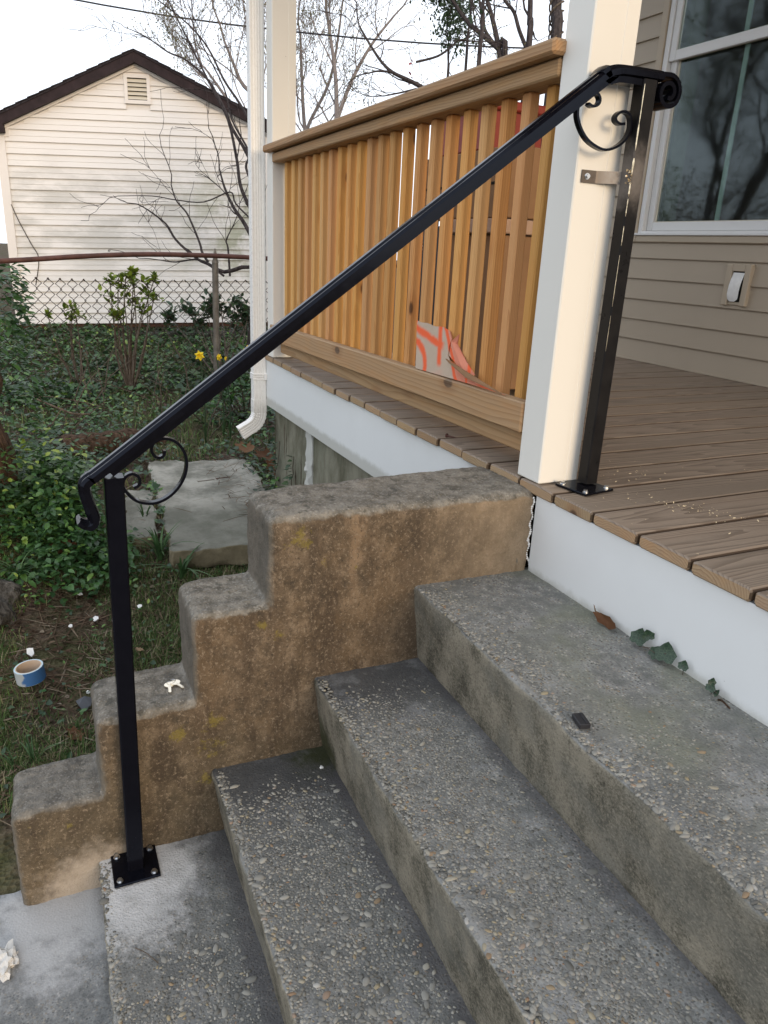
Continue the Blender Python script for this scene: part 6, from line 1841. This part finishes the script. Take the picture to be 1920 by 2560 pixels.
def leafy_shrub(label, blobs, base, n, size, seed, mat='youngleaf', stems=5):
    t = thing('leafy_shrub', label, 'shrub', tuple(base)); rnd = random.Random(seed); rr = np.random.default_rng(seed)
    pos = []; mb = MB()
    for (c, r) in blobs:
        c = Vector(c)
        mb.tube(smooth_path([Vector(base), (Vector(base)+c)/2+Vector((rnd.uniform(-.03, .03), rnd.uniform(-.05, .05), 0)), c], 3), [0.008]*4+[0.004]*3, 4)
        for k in range(4):
            e = c+Vector((rnd.gauss(0, r*.6), rnd.gauss(0, r*.6), rnd.gauss(0.2*r, r*.5)))
            mb.tube([c, e], 0.003, 3)
            for j in range(int(n/len(blobs)/4)): 
                q = c+(e-c)*rnd.uniform(.2, 1.15)+Vector((rnd.gauss(0, r*.2), rnd.gauss(0, r*.2), rnd.gauss(0, r*.2))); pos.append(tuple(q))
    mb.build('stems', M['twig'], t, tuple(base)); k = len(pos)
    o = scatter('leaves', LV, LF3, pos, rots(rr.uniform(0, 6.28, k), rr.uniform(-1.2, .4, k), rr.uniform(-.8, .8, k)), rr.uniform(size*.6, size*1.2, k), M[mat], rr.beta(2, 2, k), None, 'stuff')
    o.parent = t; o.location = -Vector(base)
d = 5.9
sb = at(320, 850, d); sb.z = gz(sb.x, sb.y)
leafy_shrub('yellow green young shrub growing up through the fence before the shed', [(at(u, v, d), r) for u, v, r in ((295, 720, .07), (335, 705, .06), (315, 690, .06), (370, 715, .06), (310, 745, .08), (340, 750, .08), (285, 790, .07), (300, 800, .06), (355, 780, .06), (385, 745, .05), (275, 705, .04), (385, 700, .04), (335, 680, .035))], sb, 420, 0.055, 31)
sb = at(190, 850, d); sb.z = gz(sb.x, sb.y)
leafy_shrub('small young shrub left of the yellow green one at the fence', [(at(u, v, d), r) for u, v, r in ((180, 770, .05), (190, 790, .06), (175, 800, .05), (120, 790, .03))], sb, 110, 0.05, 32)
sb = at(560, 860, 6.2); sb.z = gz(sb.x, sb.y)
leafy_shrub('dark creeping ivy mass at the shed corner behind the fence post', [(at(u, v, 7.0), r) for u, v, r in ((430, 800, .09), (480, 790, .10), (520, 785, .12), (560, 780, .13), (600, 785, .12), (550, 760, .1), (580, 800, .12), (620, 780, .1), (500, 810, .1), (620, 800, .1))], sb, 700, 0.07, 33, 'ivyleaf')
sb = at(610, 1000, 5.4); sb.z = gz(sb.x, sb.y)
leafy_shrub('low weedy bush beside the downspout', [(at(u, v, 5.2), r) for u, v, r in ((600, 950, .1), (580, 1000, .1), (620, 900, .1), (560, 960, .1), (530, 980, .1), (500, 1000, .1))], sb, 350, 0.05, 34, 'vinca')
# weeds with thin stalks at the fence
mb = MB(); rnd = random.Random(5)
for i in range(34):
    u = rnd.uniform(20, 620); v = rnd.uniform(830, 960); p0 = at(u, v, rnd.uniform(4.8, 5.9)); p0.z = gz(p0.x, p0.y)
    h = rnd.uniform(0.25, 0.75); q = [p0]; dd = Vector((rnd.gauss(0, .3), rnd.gauss(0, .7), 1)).normalized()
    for j in range(6):
        dd = (dd+Vector((rnd.gauss(0, .1), rnd.gauss(0, .22), -0.05*j*rnd.random()))).normalized(); q.append(q[-1]+dd*h/6)
    mb.tube(q, [0.004, 0.004, 0.0035, 0.003, 0.0025, 0.002, 0.001], 4, False)
o = mb.build('dry_stalks', M['twig'], None, (0, 0, 0)); tag(o, 'thin dry stalks and vines tangled in the fence', 'weeds', kind='stuff')
# vine creeping on the shed wall left and a stick on the leaves
mb = MB().tube(smooth_path([sh_pt(-1.02, 0.85, 0.03), sh_pt(-0.96, 0.68, 0.03), sh_pt(-0.86, 0.45, 0.03), sh_pt(-0.80, 0.3, 0.03), sh_pt(-0.86, 0.02, 0.03)], 4), 0.005, 4)
loose('climbing_vine', 'thin bare vine climbing the lower left corner of the shed', 'vine', mb, M['twig'], tuple(sh_pt(-0.9, 0.4)))
mb = MB().tube(smooth_path([at(93, 998, 4.3), at(150, 1022, 4.3), at(185, 1034, 4.3), at(225, 1035, 4.3)], 4), 0.006, 5); mb.tube([at(155, 1020, 4.3), at(130, 1060, 4.25)], 0.004, 4)
loose('fallen_stick', 'pale forked stick lying over the ground leaves near the log', 'stick', mb, M['twig'], tuple(at(150, 1022, 4.3)))
# daffodils
def daffodil(label, u, v, d, face, s=1.0, closed=False):
    c = at(u, v, d); base = Vector((c.x, c.y+0.02, gz(c.x, c.y))); t = thing('daffodil', label, 'flower', tuple(base), 'daffodils by the fence post')
    f = (CAM-c).normalized(); f = (f+Vector((0, face, -0.1))).normalized()
    a = f.cross(Vector((0, 0, 1))).normalized(); b = a.cross(f)
    MB().tube(smooth_path([base, (base+c)/2+Vector((0, .01, 0)), c-f*0.02], 4), 0.004, 5).build('stem', M['tuft'], t, tuple(base))
    for k in range(6):
        an = k*PI/3+0.3; dr = a*math.cos(an)+b*math.sin(an); sd = f.cross(dr)
        L = 0.040*s; w = 0.014*s
        if closed: dr = (dr*0.3+Vector((0, 0, 1))*0.9).normalized(); w *= .6
        vs = [c, c+dr*L*.5-sd*w-f*.002, c+dr*L+f*.004, c+dr*L*.5+sd*w-f*.002, c+dr*L*.5+f*.004]
        MB().add(vs, [(0, 1, 4), (1, 2, 4), (2, 3, 4), (3, 0, 4)]).build('petal', M['yellow'], t, tuple(c))
    if not closed:
        k = MB(); vs, fs = tube_geo([c, c+f*0.012*s, c+f*0.026*s], [0.008*s, 0.010*s, 0.0155*s], 10, False); k.add(vs, fs); k.build('trumpet', M['orangecup'] if False else M['yellow'], t, tuple(c))
    mb = MB(); rnd = random.Random(int(u))
    for i in range(4):
        an = rnd.uniform(0, 6.28); l = rnd.uniform(0.14, 0.24); dd = Vector((math.cos(an), math.sin(an), 0))*.25; sd = Vector((-math.sin(an), math.cos(an), 0))*0.006
        q = [base+dd*l*tt_*tt_+Vector((0, 0, l*tt_)) for tt_ in (0, .35, .7, 1)]
        vs = []
        for j, p_ in enumerate(q): vs += [p_-sd*(1-j*.3), p_+sd*(1-j*.3)]
        mb.add(vs, [(0, 1, 3, 2), (2, 3, 5, 4), (4, 5, 7, 6)], rnd.random())
    mb.build('leaf', M['tuft'], t, tuple(base))
daffodil('open daffodil left of the fence post', 499, 889, 4.7, -0.2, 0.85)
daffodil('open daffodil nearest the downspout, right of the fence post', 621, 876, 4.7, 0.2, 0.9)
daffodil('half-hidden daffodil directly right of the fence post', 547, 893, 4.8, 0.9, 0.65)
daffodil('closed narrow daffodil bud between the fence post and downspout', 564, 902, 4.8, 0.5, 0.7, True)

# ivy climbing the foundation wall
def fpt(x, z, y=0.035):
    c, s = math.cos(PORCH_YAW), math.sin(PORCH_YAW); return Vector((c*x-s*y, s*x+c*y, z))
iv = thing('climbing_ivy', 'green ivy climbing the foundation wall near its left corner', 'ivy', tuple(fpt(-2.1, -0.75)))
pos = []; ya = []; rnd = random.Random(9); mb = MB()
for (x0, z0, x1, z1, nn) in ((-2.06, -0.78, -2.02, -0.43, 34), (-2.30, -0.78, -2.31, -0.30, 40), (-2.30, -0.60, -2.22, -0.40, 10)):
    q = []
    for i in range(nn):
        t = i/nn; p = fpt(x0+(x1-x0)*t+rnd.gauss(0, .012), z0+(z1-z0)*t, 0.03); q.append(p); pos.append(tuple(p+Vector((rnd.gauss(0, .012), -rnd.random()*.02, 0)))); ya.append(-PI/2+rnd.gauss(0, .7))
    mb.tube(q[::3], 0.002, 4, False)
for i in range(240):
    x = rnd.uniform(-2.34, -1.72); z = -0.80+rnd.random()**1.8*0.17*(1 if x < -1.8 else .6); pos.append(tuple(fpt(x, z, -abs(rnd.gauss(0, .07))))); ya.append(rnd.uniform(0, 6.28))
mb.build('stem', M['twig'], iv, tuple(fpt(-2.1, -0.75))); k = len(pos)
o = scatter('leaves', IV, LF3, pos, rots(np.array(ya), RNG.uniform(.2, 1.2, k)*0.8-.5, RNG.uniform(-.5, .5, k)), RNG.uniform(0.022, 0.040, k), M['ivyleaf'], RNG.beta(2, 2.5, k), None, 'stuff')
o.parent = iv; o.location = -Vector(ROOTS[iv.name][0])

# power line
mb = MB().tube([at(-60+i*160, [-55, -17, 13, 40, 62, 80, 96, 108, 117, 123, 126, 128][i] if i < 12 else 128, 14) for i in range(12)], 0.016, 5)
loose('power_line', 'single dark overhead cable crossing the sky', 'cable', mb, M['cable'], tuple(at(600, 80, 14)))

# far dark trees left behind the shed and trees to the left (they reflect in the window)
def far_bush(label, c, r, n, size, seed, mat='evergreen'):
    t = thing('far_bush', label, 'bush', tuple(c)); rr = np.random.default_rng(seed)
    D_ = rr.normal(0, 1, (n, 3)); D_ /= np.linalg.norm(D_, axis=1)[:, None]; rad = rr.random(n)**0.5
    P_ = np.array([c[0], c[1], c[2]+r[2]*0.9])+D_*rad[:, None]*np.array(r)*(0.85+0.3*rr.random(n))[:, None]
    MB().tube([Vector(c), Vector(c)+Vector((0, 0, r[2]))], [0.08, 0.03], 6).build('trunk', M['branch'], t, tuple(c))
    o = scatter('leaves', LV, LF3, P_, rots(rr.uniform(0, 6.28, n), rr.uniform(-1.2, 1.2, n), rr.uniform(-1, 1, n)), rr.uniform(size*.5, size*1.2, n), M[mat], rr.random(n), None, 'stuff'); o.parent = t; o.location = -Vector(c)
far_bush('dark green bush behind the left corner of the shed', (-14.0, -3.3, -0.6), (0.9, 1.3, 1.0), 2600, 0.12, 41)
for (x, y, s) in ((-9, -7, 1), (-12, -9.5, 2), (-7.5, -9, 3), (-15, -13, 4), (-11, -13, 5)):
    bb = Vector((x, y, -0.7)); rnd = random.Random(s)
    tree(['tall bare yard tree nearest the left of the house', 'tall bare yard tree farther left', 'leaning bare yard tree near the walk', 'distant bare yard tree at the far left', 'distant bare yard tree beyond the walk'][s-1], bb,
         [([bb, bb+Vector((rnd.uniform(-.2, .2), rnd.uniform(-.2, .2), 1.6)), bb+Vector((rnd.uniform(-.4, .4), rnd.uniform(-.4, .4), 3.2)), bb+Vector((rnd.uniform(-.6, .6), rnd.uniform(-.6, .6), 4.6))], 0.12, 0.05, 0, 1.7)], M['branch'], M['bud'], 0.032, 5, 50+s, 5, rmin=0.005, spread=0.20)
far_bush('dark hedge mass beyond the yard on the left', (-14.5, -10.5, -0.6), (3.2, 4.0, 1.9), 15000, 0.085, 43, 'litter')
far_bush('dark hedge mass farther round behind the yard trees', (-11.0, -15.0, -0.6), (3.6, 3.2, 2.1), 15000, 0.085, 44)
far_bush('dark hedge mass beyond the walk', (-5.0, -16.5, -0.6), (3.6, 2.6, 2.0), 12000, 0.085, 45, 'litter')
